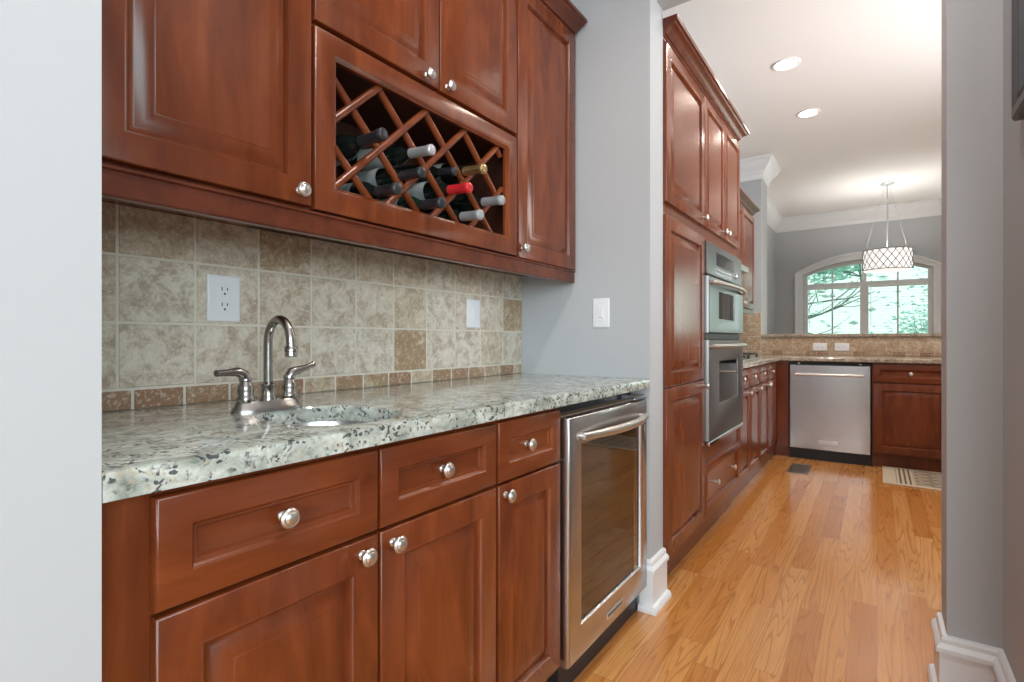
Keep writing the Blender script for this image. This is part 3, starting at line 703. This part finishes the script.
# lattice rods clipped to the opening
b = MB(); SL = 0.955; P0 = (0.829 - Y0, 1.661); PER = 0.174
def clip(y0, z0, s):
    pts = []
    for y in (OY0 - 0.002, OY1 + 0.002):
        z = z0 + s * (y - y0)
        if OZ0 - 0.002 <= z <= OZ1 + 0.002: pts.append((y, z))
    for z in (OZ0 - 0.002, OZ1 + 0.002):
        y = y0 + (z - z0) / s
        if OY0 - 0.002 <= y <= OY1 + 0.002: pts.append((y, z))
    pts = sorted(set((round(a, 5), round(c, 5)) for a, c in pts))
    return (pts[0], pts[-1]) if len(pts) >= 2 else None
for s_, dy in ((-SL, 0.006), (SL, 0.000)):
    for k in range(-5, 9):
        c = clip(P0[0] + PER * k, P0[1], s_)
        if not c: continue
        (ya, za), (yb, zb) = c
        L = math.hypot(yb - ya, zb - za)
        if L < 0.02: continue
        ang = math.atan2(zb - za, yb - ya)
        M = Matrix.Translation((ya, 0.008 + dy, za)) @ Matrix.Rotation(-ang, 4, 'Y')
        prof = [(0.0100 * math.cos(a), 0.009 * math.sin(a)) for a in [PI * i / 8 for i in range(9)]] + [(-0.0100, -0.004), (0.0100, -0.004)]
        b.rings([[tuple(M @ Vector((x, -q, p))) for p, q in prof] for x in (0.0, L)], True, True)
b.build('lattice', 'cherry_across', t, smooth=50)
XB = -1.340
def rack_bottle(ty, tz, by, bz, cap, label, tx=-0.995, g='bottle_glass', lab=True, rs=0.92): bottle((XB, by, bz), (tx, ty, tz), cap, label, g, lab, rs=rs)
rack_bottle(0.856, 1.580, 0.832, 1.560, 'foil_black', 'dark bottle with a grey ended black capsule, top left of the wine rack')
rack_bottle(1.026, 1.592, 1.004, 1.612, 'foil_silver', 'bottle with a silver capped neck, upper of two sharing the middle diamond', rs=0.86)
rack_bottle(0.988, 1.520, 1.002, 1.546, 'foil_black', 'black necked bottle just below the silver capped bottle', rs=0.86)
rack_bottle(0.902, 1.456, 0.918, 1.480, 'foil_black', 'dark bottle with a pale label at the lower left of the rack')
rack_bottle(1.066, 1.456, 1.090, 1.480, 'foil_black', 'green glass bottle with a pale label beneath the red capsule bottle', g='bottle_green_glass')
rack_bottle(1.186, 1.527, 1.177, 1.548, 'foil_red', 'bottle with a bright red foil capsule in the rack')
rack_bottle(1.193, 1.590, 1.179, 1.622, 'foil_black', 'short dark bottle lying behind and above the red capsule bottle', tx=-1.06, lab=False, rs=0.8)
rack_bottle(1.255, 1.602, 1.264, 1.632, 'foil_gold', 'bottle with a gold foil capsule right of the red one')
rack_bottle(1.351, 1.526, 1.351, 1.548, 'foil_grey', 'rightmost bottle in the rack, grey foil capsule', lab=False)
rack_bottle(1.238, 1.456, 1.264, 1.480, 'foil_grey', 'bottle with a pale grey capsule low on the right bottom of the rack', lab=False)
for k, (zi, side) in enumerate([(0, 'left'), (0, 'right'), (2, 'left'), (2, 'right'), (3, 'left'), (3, 'right')]):
    yy = FY0 + (0.20 if side == 'left' else 0.40)
    zz = SHZ[zi] + 0.0365
    bottle((-1.16, yy, zz), (-0.845, yy, zz), 'foil_grey' if k % 2 else 'foil_black', '%s dark bottle lying on the %s shelf behind the cooler glass' % (side, {0: 'lowest', 2: 'middle', 3: 'second highest'}[zi]), lab=False, group='bottles inside the wine cooler', rs=0.85)

# light rail and cabinet crown (face +X; the path runs along +Y so offsets to the right point +X)
b = MB(); RAIL = [(-0.022, 1.3655), (0.006, 1.3655), (0.006, 1.361), (0.000, 1.358), (0.000, 1.318), (-0.004, 1.314), (-0.022, 1.314)]
b.sweep([(-1.062, 0.2135), (-1.062, YE - 0.022), (-1.10, YE - 0.022)][:2], RAIL)
tag(b.build('light_rail', 'cherry_moulding'), 'cherry light rail moulding along the underside of the wall cabinets', 'moulding')
CC = [(0.0, 2.352), (0.006, 2.352), (0.010, 2.362), (0.018, 2.366), (0.026, 2.386), (0.040, 2.404), (0.058, 2.414), (0.064, 2.424), (0.074, 2.426), (0.074, 2.452), (0.0, 2.452)]
b = MB(); b.sweep([(-1.0715, 0.2135), (-1.0715, 1.9655), (-1.10, 1.9655)][:2], [(o * 0.95, 2.379 + (z - 2.352) * 0.48) for o, z in CC])
tag(b.build('cabinet_crown', 'cherry_moulding', smooth=25), 'cherry crown moulding on top of the pantry wall cabinets', 'moulding')

# picture on the right wall
t = empty('picture_frame', 'dark grey framed picture on the wall at the right edge', 'picture', (0.2895, 1.322, 1.60), -R90)
# local x -> world -Y, front (-y) -> world -X
wd, ht = 0.80, 1.00
fx0, fx1 = -wd / 2, wd / 2
b = MB(); FR = [(0.0, 0.0), (0.0, 0.018), (0.006, 0.024), (0.022, 0.026), (0.034, 0.018), (0.040, 0.016), (0.046, 0.020), (0.050, 0.018), (0.052, 0.004)]
rr = [[(fx0 + i, -d, 0 + i), (fx1 - i, -d, 0 + i), (fx1 - i, -d, ht - i), (fx0 + i, -d, ht - i)] for i, d in FR]
b.rings(rr + [[(x, 0, z) for x, y, z in rr[-1]]], closed=True); b.build('frame', 'frame_grey', t, smooth=30)
b = MB(); b.box(fx0 + 0.05, fx1 - 0.05, -0.008, -0.003, 0.05, ht - 0.05); b.build('mat', 'mat_board', t)
b = MB(); b.box(fx0 + 0.13, fx1 - 0.13, -0.0095, -0.0081, 0.14, ht - 0.14); b.build('print', 'print_paper', t)

# ------------------------------------------------------------------ kitchen: tall run on the left wall
KF = -0.740                       # frame plane, doors proud to -0.72
KD = KF - XW - 0.003
PY0 = YE2 + 0.002
t = empty('pantry_cabinet', 'tall cherry pantry cabinet with three stacked doors beside the wall ovens', 'cabinet', (KF, PY0, 0), R90)
w = 2.728 - PY0
carcass(t, w, 0.115, 2.352, KD, 0.1, 0.035)
door(t, 0.001, w - 0.004, 0.147, 0.864, w - 0.030, 0.838)
door(t, 0.001, w - 0.004, 0.872, 1.600)
door(t, 0.001, w - 0.004, 1.655, 2.325, w - 0.035, 1.69)
OVY0, OVY1 = 2.7285, 3.560
t = empty('oven_cabinet', 'tall cherry cabinet built around the double wall oven, two doors above and a drawer below', 'cabinet', (KF, OVY0, 0), R90)
w = OVY1 - OVY0
b = MB(); th = 0.018
b.box(0, th, 0, KD, 0.115, 2.352); b.box(w - th, w, 0, KD, 0.115, 2.352); b.box(th, w - th, KD - 0.008, KD, 0.115, 2.352)
b.box(th, w - th, 0, 0.02, 0.115, 0.515); b.box(th, w - th, 0, 0.02, 1.590, 2.352); b.box(th, w - th, 0.02, KD - 0.01, 0.497, 0.515); b.box(th, w - th, 0.02, KD - 0.01, 1.59, 1.608)
b.box(0, w, 0.035, 0.05, 0, 0.115)
b.build('body', 'cherry_upright', t)
drawer(t, 0.010, w - 0.008, 0.150, 0.420, (0.30, 0.80))
door(t, 0.004, w / 2 - 0.003, 1.655, 2.325, w / 2 - 0.035, 1.69, SMALL_P)
door(t, w / 2 + 0.003, w - 0.006, 1.655, 2.325, w / 2 + 0.038, 1.69, SMALL_P)
# double oven
OY0_, OY1_ = OVY0 + 0.021, OVY1 - 0.021
t = empty('wall_oven', 'stainless double wall oven with a microwave over the oven', 'oven', (KF, OY0_, 0), R90)
w = OY1_ - OY0_
b = MB(); b.box(0.004, w - 0.004, 0.002, 0.50, 0.520, 1.585); b.box(-0.018, w + 0.018, -0.006, -0.001, 0.518, 1.587); b.build('body', 'black_plastic', t)
b = MB(); b.box(-0.012, w + 0.012, -0.030, -0.006, 1.412, 1.583, bev=0.004); cp = b.build('control_panel', 'oven_steel', t)
b = MB(); b.box(0.17, 0.58, -0.0315, -0.0295, 1.475, 1.545); b.build('display', 'clock_display', cp)
for i in range(8):
    for j in range(2): b = MB(); b.box(0.18 + i * 0.045, 0.205 + i * 0.045, -0.0325, -0.0295, 1.428 + j * 0.021, 1.440 + j * 0.021, bev=0.001); b.build('button', 'chrome', cp)
b = MB(); b.lathe([(0.018, 0.029), (0.017, 0.042), (0.014, 0.044)], 16, Matrix.Translation((0.62, 0, 1.46)) @ FRONT)
b.build('dial', 'chrome', cp)
def oven_door(name, z0, z1, wx0, wx1, wz0, wz1, hz):
    o4 = [(-0.012, z0), (w + 0.012, z0), (w + 0.012, z1), (-0.012, z1)]; i4 = [(wx0, wz0), (wx1, wz0), (wx1, wz1), (wx0, wz1)]
    def r4(q, d, k=0.0):
        cx = sum(p[0] for p in q) / 4; cz = sum(p[1] for p in q) / 4
        return [(x + (k if x < cx else -k), -d, z + (k if z < cz else -k)) for x, z in q]
    b = MB(); b.rings([r4(o4, 0.007), r4(o4, 0.034), r4(o4, 0.039, 0.004), r4(i4, 0.039, -0.010), r4(i4, 0.0375, -0.008), r4(i4, 0.0375, 0.0), r4(i4, 0.035, 0.001), r4(i4, 0.007, 0.001)], closed=True)
    d = b.build(name, 'oven_steel', t, smooth=40)
    b = MB(); b.box(wx0, wx1, -0.034, -0.031, wz0, wz1); b.build('window_pane', 'oven_glass', d, smooth=0)
    b = MB(); b.box(wx0, wx1, -0.010, -0.0075, wz0, wz1); b.build('cavity', 'oven_cavity', d)
    b = MB(); pts = []
    for i in range(21):
        u = i / 20; pts.append((0.0 + w * u, -0.052 - 0.040 * math.sin(PI * u) ** 0.7, hz))
    b.tube(pts, 0.0115, 12)
    for hx in (0.006, w - 0.006): b.tube([(hx, -0.037, hz), (hx, -0.060, hz)], 0.012, 12)
    b.build('handle', 'brushed_nickel', d, smooth=50)
    return d
oven_door('microwave_door', 1.108, 1.402, 0.19, 0.56, 1.185, 1.335, 1.368)
od = oven_door('oven_door', 0.548, 1.070, 0.20, 0.65, 0.722, 0.955, 1.038)
b = MB(); b.box(0.205, 0.645, -0.029, -0.026, 0.925, 0.930); b.build('oven_rack', 'chrome', od)
b = MB(); b.box(-0.012, w + 0.012, -0.018, -0.006, 1.074, 1.104); b.build('vent_slot', 'black_plastic', t)
b = MB(); b.box(-0.012, w + 0.012, -0.040, -0.006, 0.521, 0.544, bev=0.004); b.build('bottom_trim', 'chrome', t)
# crown of the tall run
b = MB(); b.sweep([(KF + 0.001, PY0), (KF + 0.001, OVY1 + 0.002), (-1.05, OVY1 + 0.002)], [(o * 0.85, 2.3525 + (z - 2.352) * 0.72) for o, z in CC])
tag(b.build('cabinet_crown', 'cherry_moulding', smooth=25), 'cherry crown moulding on top of the tall pantry and oven cabinets', 'moulding')

# lower cabinets of the left run
LF = -0.755
LD = LF - XW - 0.003
for nm, a, c in (('cherry base cabinet under the cooktop with two drawers and two narrow doors', 3.564, 4.322), ('cherry corner base cabinet between the cooktop and the dishwasher', 4.324, 5.300)):
    t = empty('base_cabinet', nm, 'cabinet', (LF, a, 0), R90)
    carcass(t, c - a, 0.115, 0.878, LD, 0.1, 0.03)
    seg = [(3.568, 3.935), (3.940, 4.318)] if a < 4 else [(4.329, 4.712), (4.717, 5.13)]
    for y0, y1 in seg:
        drawer(t, y0 - a, y1 - a, 0.735, 0.868, prof=DRAW_P)
        door(t, y0 - a, y1 - a, 0.135, 0.727, (y1 - a - 0.035) if y1 < 5 else (y0 - a + 0.035), 0.700, SMALL_P)

# dishwasher run (faces the camera, -Y)
DF = 5.30
t = empty('filler_panel', 'cherry filler panel in the inside corner left of the dishwasher', 'panel', (-0.752, DF, 0))
b = MB(); b.box(0.0, 0.092, 0.0, 0.02, 0.10, 0.878); b.build('panel', 'cherry_upright', t); b = MB(); b.box(-0.06, 0.092, 0.05, 0.066, 0.0, 0.0995); b.build('toe_kick', 'cherry_upright', t)
t = empty('dishwasher', 'stainless dishwasher with a bar handle in the kitchen run', 'dishwasher', (-0.657, DF, 0))
w = 0.622
b = MB(); b.box(0.004, w - 0.004, 0.012, 0.56, 0.02, 0.868); b.build('body', 'black_plastic', t)
b = MB(); xs = [0.012 + (w - 0.024) * i / 24 for i in range(25)]
fr = lambda x, k: -(0.019 + 0.006 * (1 - ((x - w / 2) / (w / 2 - 0.012)) ** 2)) + k
prf = [(xs[0], 0.010)] + [(x, None) for x in xs] + [(xs[-1], 0.010)]
b.rings([[(x, (fr(x, k) if y is None else y), z) for x, y in prf] for z, k in ((0.098, 0.004), (0.101, 0.0), (0.845, 0.0), (0.848, 0.004))], True, True)
dr = b.build('door', 'brushed_steel_upright', t, smooth=40)
b = MB(); b.tube([(0.055, -0.062, 0.765), (w - 0.055, -0.062, 0.765)], 0.0105, 14)
for hx in (0.062, w - 0.062): b.tube([(hx, -0.018, 0.765), (hx, -0.062, 0.765)], 0.009, 10)
b.build('handle', 'brushed_nickel', dr, smooth=50)
b = MB(); b.box(0.235, 0.385, -0.0265, -0.024, 0.150, 0.182, bev=0.001); bd = b.build('badge', 'brushed_steel', dr)
b = MB(); b.box(0.001, w - 0.001, 0.020, 0.040, 0.0, 0.0945); b.build('toe_panel', 'black_plastic', t)
for hx in (0.08, w - 0.08): b = MB(); b.box(hx - 0.012, hx + 0.012, -0.012, 0.0, 0.856, 0.866, bev=0.002); b.build('mounting_tab', 'chrome', t)
RX0, RX1 = -0.033, 0.62
t = empty('base_cabinet', 'cherry base cabinet right of the dishwasher with one drawer over one wide door', 'cabinet', (RX0, DF, 0))
w = RX1 - RX0
carcass(t, w, 0.115, 0.878, 0.575, 0.1, 0.06)
drawer(t, 0.008, 0.505, 0.718, 0.866)
door(t, 0.008, 0.505, 0.128, 0.708)
b = MB(); b.panel(0.513, w - 0.004, 0.128, 0.866, SMALL_P); b.build('end_panel', 'cherry_upright', t, smooth=40)

# half wall with raised bar, backsplash, counters
struct(boxes('wall_bar', 'wall_paint', [(XC, 1.30, YB + 0.015, YB + 0.16, 0, 1.10)]))
b = MB(); b.box(XC + 0.001, 1.36, YB - 0.025, YB + 0.42, 1.1005, 1.133, bev=0.006)
tag(b.build('bar_top', 'granite_tan'), 'raised speckled granite bar ledge below the arched window', 'bar ledge')
b = MB(); b.box(XW + 0.002, -0.715, 3.564, YB - 0.003, 0.8795, 0.9145, bev=0.006); b.box(-0.7155, 1.28, 5.268, YB - 0.003, 0.8795, 0.9145, bev=0.006)
tag(b.build('countertop', 'granite_tan'), 'brown speckled granite kitchen counter over the dishwasher and corner cabinets', 'countertop')
def wt(x0, x1, z0, z1, tone, y):
    b.tone = tone; b.box(x0 + 0.0015, x1 - 0.0015, y - 0.005, y + 0.001, z0 + 0.0015, z1 - 0.0015, bev=0.001, mat='travertine_warm')
rt = random.Random(11)
b = MB(); b.tones(); b.box(XC + 0.002, 1.28, YB + 0.003, YB + 0.0145, 0.9152, 1.0995, mat='grout')
x = XC + 0.003
while x < 1.27:
    x1 = min(x + 0.104, 1.28); wt(x, x1, 0.916, 0.955, rt.choice([0.95, 0.2, 0.8, 0.4, 0.9, 0.6]), YB + 0.003); x = x1
x = XC + 0.003
while x < 1.27:
    x1 = min(x + 0.30, 1.28); wt(x, x1, 0.955, 1.0985, rt.uniform(0.05, 0.55), YB + 0.003); x = x1
tag(b.build('tile_backsplash', 'travertine_warm', smooth=30), 'tan travertine tile strip below the raised kitchen bar', 'backsplash')
b = MB(); b.tones(); b.box(XW + 0.0015, XC, YB - 0.0125, YB - 0.0005, 0.9152, 1.372, mat='grout')
for j, (z0, z1) in enumerate(((0.916, 0.955), (0.955, 1.105), (1.105, 1.255), (1.255, 1.370))):
    for x0, x1 in ((XW + 0.002, -1.33), (-1.33, -1.18), (-1.18, XC)): wt(x0, x1, z0, z1, rt.uniform(0.2, 0.7), YB - 0.0125)
tag(b.build('tile_backsplash', 'travertine_warm', smooth=30), 'warm travertine tile on the column face behind the cooktop corner', 'backsplash')
plate('wall_outlet', 'left of two white outlets on the kitchen bar tile', 'outlet', (-0.478, YB - 0.0025, 1.000), 0, 0.124, 0.078, 'outlet', True)
plate('wall_outlet', 'right of two white outlets on the kitchen bar tile', 'outlet', (-0.288, YB - 0.0025, 0.998), 0, 0.124, 0.078, 'outlet', True)

# cooktop
t = empty('cooktop', 'stainless gas cooktop with black grates beyond the wall oven', 'cooktop', (-1.04, 4.36, 0.9148))
b = MB(); b.box(-0.25, 0.25, -0.36, 0.36, 0.0, 0.012, bev=0.004); b.build('tray', 'brushed_steel', t)
for cx, cy in ((-0.12, -0.2), (0.12, -0.2), (-0.12, 0.2), (0.12, 0.2)):
    b = MB(); b.lathe([(0.045, 0.012), (0.045, 0.022), (0.03, 0.024), (0.03, 0.030), (0.02, 0.032)], 16, Matrix.Translation((cx, cy, 0))); b.build('burner', 'black_iron', t)
for cy in (-0.17, 0.17):
    b = MB(); q = [(-0.22, cy - 0.16), (0.22, cy - 0.16), (0.22, cy + 0.16), (-0.22, cy + 0.16)]
    for (xa, ya), (xb, yb) in zip(q, q[1:] + q[:1]): b.box(min(xa, xb) - 0.006, max(xa, xb) + 0.006, min(ya, yb) - 0.006, max(ya, yb) + 0.006, 0.036, 0.048)
    b.box(-0.22, 0.22, cy - 0.005, cy + 0.005, 0.038, 0.050)
    for gx in (-0.12, 0.0, 0.12): b.box(gx - 0.005, gx + 0.005, cy - 0.16, cy + 0.16, 0.038, 0.050)
    for gx, gy in q: b.box(gx - 0.008, gx + 0.008, gy - 0.008, gy + 0.008, 0.0118, 0.04)
    b.build('grate', 'black_iron', t)
# wall cabinets past the oven, and hood
VF = -1.05; VD = VF - XW - 0.003
t = empty('wall_cabinet', 'short cherry wall cabinet above the range hood', 'cabinet', (VF, 3.93, 0), R90)
carcass(t, 0.76, 1.70, 2.352, VD); door(t, 0.004, 0.377, 1.706, 2.325, 0.34, 1.74, SMALL_P); door(t, 0.383, 0.756, 1.706, 2.325, 0.42, 1.74, SMALL_P)
t = empty('wall_cabinet', 'cherry wall cabinet with two doors in the kitchen corner beyond the hood', 'cabinet', (VF, 4.692, 0), R90)
carcass(t, 1.085, 1.372, 2.352, VD); door(t, 0.004, 0.520, 1.378, 2.325, 0.49, 1.42); door(t, 0.526, 1.075, 1.378, 2.325, 0.56, 1.42)
b = MB(); b.sweep([(VF + 0.001, 3.93), (VF + 0.001, 5.777), (XW + 0.004, 5.777)], [(o * 0.85, 2.3525 + (z - 2.352) * 0.72) for o, z in CC])
tag(b.build('cabinet_crown', 'cherry_moulding', smooth=25), 'cherry crown moulding on the kitchen cabinets beyond the ovens', 'moulding')
b = MB(); b.sweep([(VF + 0.012, 4.692), (VF + 0.012, 5.770)], [(-0.02, 1.371), (0.003, 1.371), (0.003, 1.33), (-0.02, 1.33)])
tag(b.build('light_rail', 'cherry_moulding'), 'cherry light rail under the kitchen corner cabinet', 'moulding')
t = empty('range_hood', 'slim stainless range hood above the cooktop', 'hood', (-0.88, 3.935, 1.63), R90)
b = MB()
b.rings([[(x, y, z) for y, z in ((0.0, 0.0), (0.0, 0.045), (0.03, 0.066), (0.475, 0.066), (0.475, 0.0))] for x in (0.0, 0.75)], True, True); b.build('housing', 'brushed_steel', t)
for i in range(3): b = MB(); b.box(0.30 + i * 0.06, 0.33 + i * 0.06, -0.004, 0.0, 0.015, 0.028); b.build('button', 'black_plastic', t)

# floor register and rug
t = empty('floor_register', 'bronze metal floor vent set in the oak in front of the dishwasher', 'vent', (-0.525, 4.87, 0.0))
b = MB(); b.rings([[(x + sx * ox, y + sy * oy, z) for x, y, sx, sy in ((-0.075, -0.19, 1, 1), (0.075, -0.19, -1, 1), (0.075, 0.19, -1, -1), (-0.075, 0.19, 1, -1))] for ox, oy, z in ((0, 0, 0.0005), (0.002, 0.002, 0.004), (0.018, 0.018, 0.005), (0.020, 0.020, 0.001))], True, True); b.build('rim', 'vent_metal', t)
b = MB()
for i in range(16): y = -0.16 + 0.32 * i / 15; b.box(-0.054, 0.054, y - 0.005, y + 0.005, 0.0012, 0.0042)
b.build('louver', 'vent_metal', t)
b = MB(); b.box(0, 1.5, 0, 0.62, 0.0003, 0.009, bev=0.003)
tag(b.build('rug', 'rug_weave', loc=(0.035, 4.735, 0)), 'cream and brown patterned rug on the floor before the right kitchen cabinet', 'rug')

# recessed lights
for i, (x, y) in enumerate(KITCHEN_CANS):
    t = empty('recessed_light', ['nearer of the two recessed ceiling lights in the kitchen', 'farther of the two recessed ceiling lights in the kitchen'][i], 'light', (x, y, CE), 0, 'kitchen recessed lights')
    b = MB(); n = 32
    b.rings([[(r * math.cos(2 * PI * k / n), r * math.sin(2 * PI * k / n), z) for k in range(n)] for r, z in ((0.092, -0.0005), (0.092, -0.004), (0.086, -0.008), (0.072, -0.008), (0.068, -0.003), (0.068, -0.0005))]); b.build('trim_ring', 'ceiling_paint', t)
    b = MB(); b.lathe([(0.0675, -0.0030), (0.0675, -0.0045), (0.05, -0.006), (0.005, -0.0065)], 28); b.build('lens', 'lamp_lens', t)

# drum pendant
PX, PY = 0.105, 8.0
t = empty('pendant_lamp', 'white drum pendant lamp with dark crisscross lattice hanging before the window', 'lamp', (PX, PY, 1.945))
CZ = CE - 1.945
b = MB(); b.lathe([(0.075, CZ - 0.0005), (0.075, CZ - 0.012), (0.06, CZ - 0.022), (0.012, CZ - 0.03)], 24); b.build('canopy', 'foil_silver', t)
b = MB(); b.tube([(0, 0, 0.18), (0, 0, CZ - 0.02)], 0.007, 8)
for a in (0.6, 0.6 + 2 * PI / 3, 0.6 + 4 * PI / 3): b.tube([(0.235 * math.cos(a), 0.235 * math.sin(a), 0.25), (0.235 * math.cos(a) * 0.98, 0.235 * math.sin(a) * 0.98, 0.36), (0.02 * math.cos(a), 0.02 * math.sin(a), CZ - 0.02)], 0.0022, 5)
b.tube([(-0.25, 0, 0.245), (0.25, 0, 0.245)], 0.004, 6); b.tube([(0, -0.25, 0.245), (0, 0.25, 0.245)], 0.004, 6)
b.build('stem', 'foil_silver', t)
n = 48
b = MB()
def circ(r, z): return [(r * math.cos(2 * PI * k / n), r * math.sin(2 * PI * k / n), z) for k in range(n)]
b.rings([circ(0.255, 0.0), circ(0.255, 0.25), circ(0.252, 0.25), circ(0.252, 0.0)], closed=True)
sh = b.build('lamp_shade', 'shade_fabric', t)
b = MB(); b.rings([circ(0.250, 0.012), circ(0.250, 0.016)], True, True); b.build('diffuser', 'shade_fabric', t)
b = MB(); K = 20
for k in range(K):
    for s_ in (-1, 1):
        a0 = 2 * PI * k / K; pts = []
        for i in range(9):
            u = i / 8; a = a0 + s_ * u * 2 * PI / K * 2.2; pts.append((0.2575 * math.cos(a), 0.2575 * math.sin(a), 0.25 * u))
        b.tube(pts, 0.0038, 4)
for z in (0.002, 0.248): b.tube([(0.257 * math.cos(2 * PI * k / n), 0.257 * math.sin(2 * PI * k / n), z) for k in range(n)], 0.0045, 5, closed=True)
b.build('lattice', 'shade_wire', sh)
pl = bpy.data.lights.new('pendant_bulb', 'POINT'); pl.energy = 18; pl.color = (1.0, 0.95, 0.9); pl.shadow_soft_size = 0.05
po = bpy.data.objects.new('pendant_bulb', pl); COL.objects.link(po); po.location = (PX, PY, 2.14)

# ------------------------------------------------------------------ outside: lawn and trees
struct(boxes('ground', 'lawn', [(-30, 30, 9.6, 60, -0.6, -0.5)]))
def tree(name, label, x, y, h, spread, leaf, nleaf, seed, leaf_size=0.16, zlo=0.2, trunk_r=0.10, bare=False):
    rr_ = random.Random(seed)
    t = empty(name, label, 'tree', (x, y, -0.5), 0, 'trees outside the arched window')
    b = MB(); tips = []
    lean = rr_.uniform(-0.3, 0.3)
    tr = [(lean * u * u * 2, 0.1 * math.sin(u * 3), h * u) for u in [i / 8 for i in range(9)]]
    b.tube(tr, [trunk_r * (1 - 0.75 * i / 8) for i in range(9)], 8)
    for k in range(16):
        u = rr_.uniform(zlo, 0.95); p = Vector(tr[min(8, int(u * 8))]); a = rr_.uniform(0, 2 * PI); L = spread * rr_.uniform(0.6, 1.1)
        d = Vector((math.cos(a), math.sin(a), rr_.uniform(-0.1, 0.7))).normalized(); q = [p]
        for i in range(6):
            d = (d + Vector((rr_.uniform(-.35, .35), rr_.uniform(-.35, .35), rr_.uniform(-.3, .3)))).normalized(); q.append(q[-1] + d * L / 6)
        b.tube(q, [trunk_r * 0.42 * (1 - 0.8 * i / 6) for i in range(7)], 6); tips += q[2:]
        for j in (2, 3, 4):
            e = (d + Vector((rr_.uniform(-1, 1), rr_.uniform(-1, 1), rr_.uniform(-.6, .8)))).normalized()
            q2 = [q[j] + e * L * 0.12 * i + Vector((0, 0, 0.02 * i * i)) for i in range(5)]
            b.tube(q2, [trunk_r * 0.16 * (1 - 0.18 * i) for i in range(5)], 5); tips += q2[1:]
    b.build('branches', 'bark', t, smooth=50)
    b = MB()
    for k in range(nleaf):
        p = rr_.choice(tips) + Vector((rr_.gauss(0, .28), rr_.gauss(0, .28), rr_.gauss(0, .22)))
        s_ = leaf_size * rr_.uniform(0.5, 1.2); M = Matrix.Translation(p) @ Matrix.Rotation(rr_.uniform(0, 6.28), 4, 'Z') @ Matrix.Rotation(rr_.uniform(-1.2, 1.2), 4, 'X')
        vs = [b.bm.verts.new(M @ Vector(c)) for c in ((-s_, 0, 0), (0, -s_ * .45, 0.1 * s_), (s_, 0, 0), (0, s_ * .45, 0.1 * s_))]
        b.bm.faces.new(vs)
    b.build('foliage', leaf, t, smooth=0)
tree('bare_branched_tree', 'sparse dark branched tree close to the left half of the arched window', -1.9, 12.6, 4.6, 2.4, 'leaf_pale', 420, 5, 0.10, 0.15, 0.07)
tree('leafy_tree', 'pale leafed tree farther out behind the left window half', -5.2, 21.5, 6.0, 2.6, 'leaf_pale', 2600, 8, 0.12, 0.45, trunk_r=0.06)
tree('leafy_tree', 'tall leafy tree seen in the arched top of the window', -0.42, 25.0, 6.6, 3.0, 'leaf_mid', 3800, 13, 0.14, 0.62, trunk_r=0.06)
tree('leafy_tree', 'green tree seen through the right half of the arched window', 3.2, 21.0, 2.6, 2.2, 'leaf_mid', 4500, 21, 0.11, zlo=0.1, trunk_r=0.05)
tree('leafy_tree', 'green shrubby tree low behind the right window half', 1.0, 15.2, 1.7, 1.4, 'leaf_mid', 2600, 34, 0.06, zlo=0.15, trunk_r=0.04)
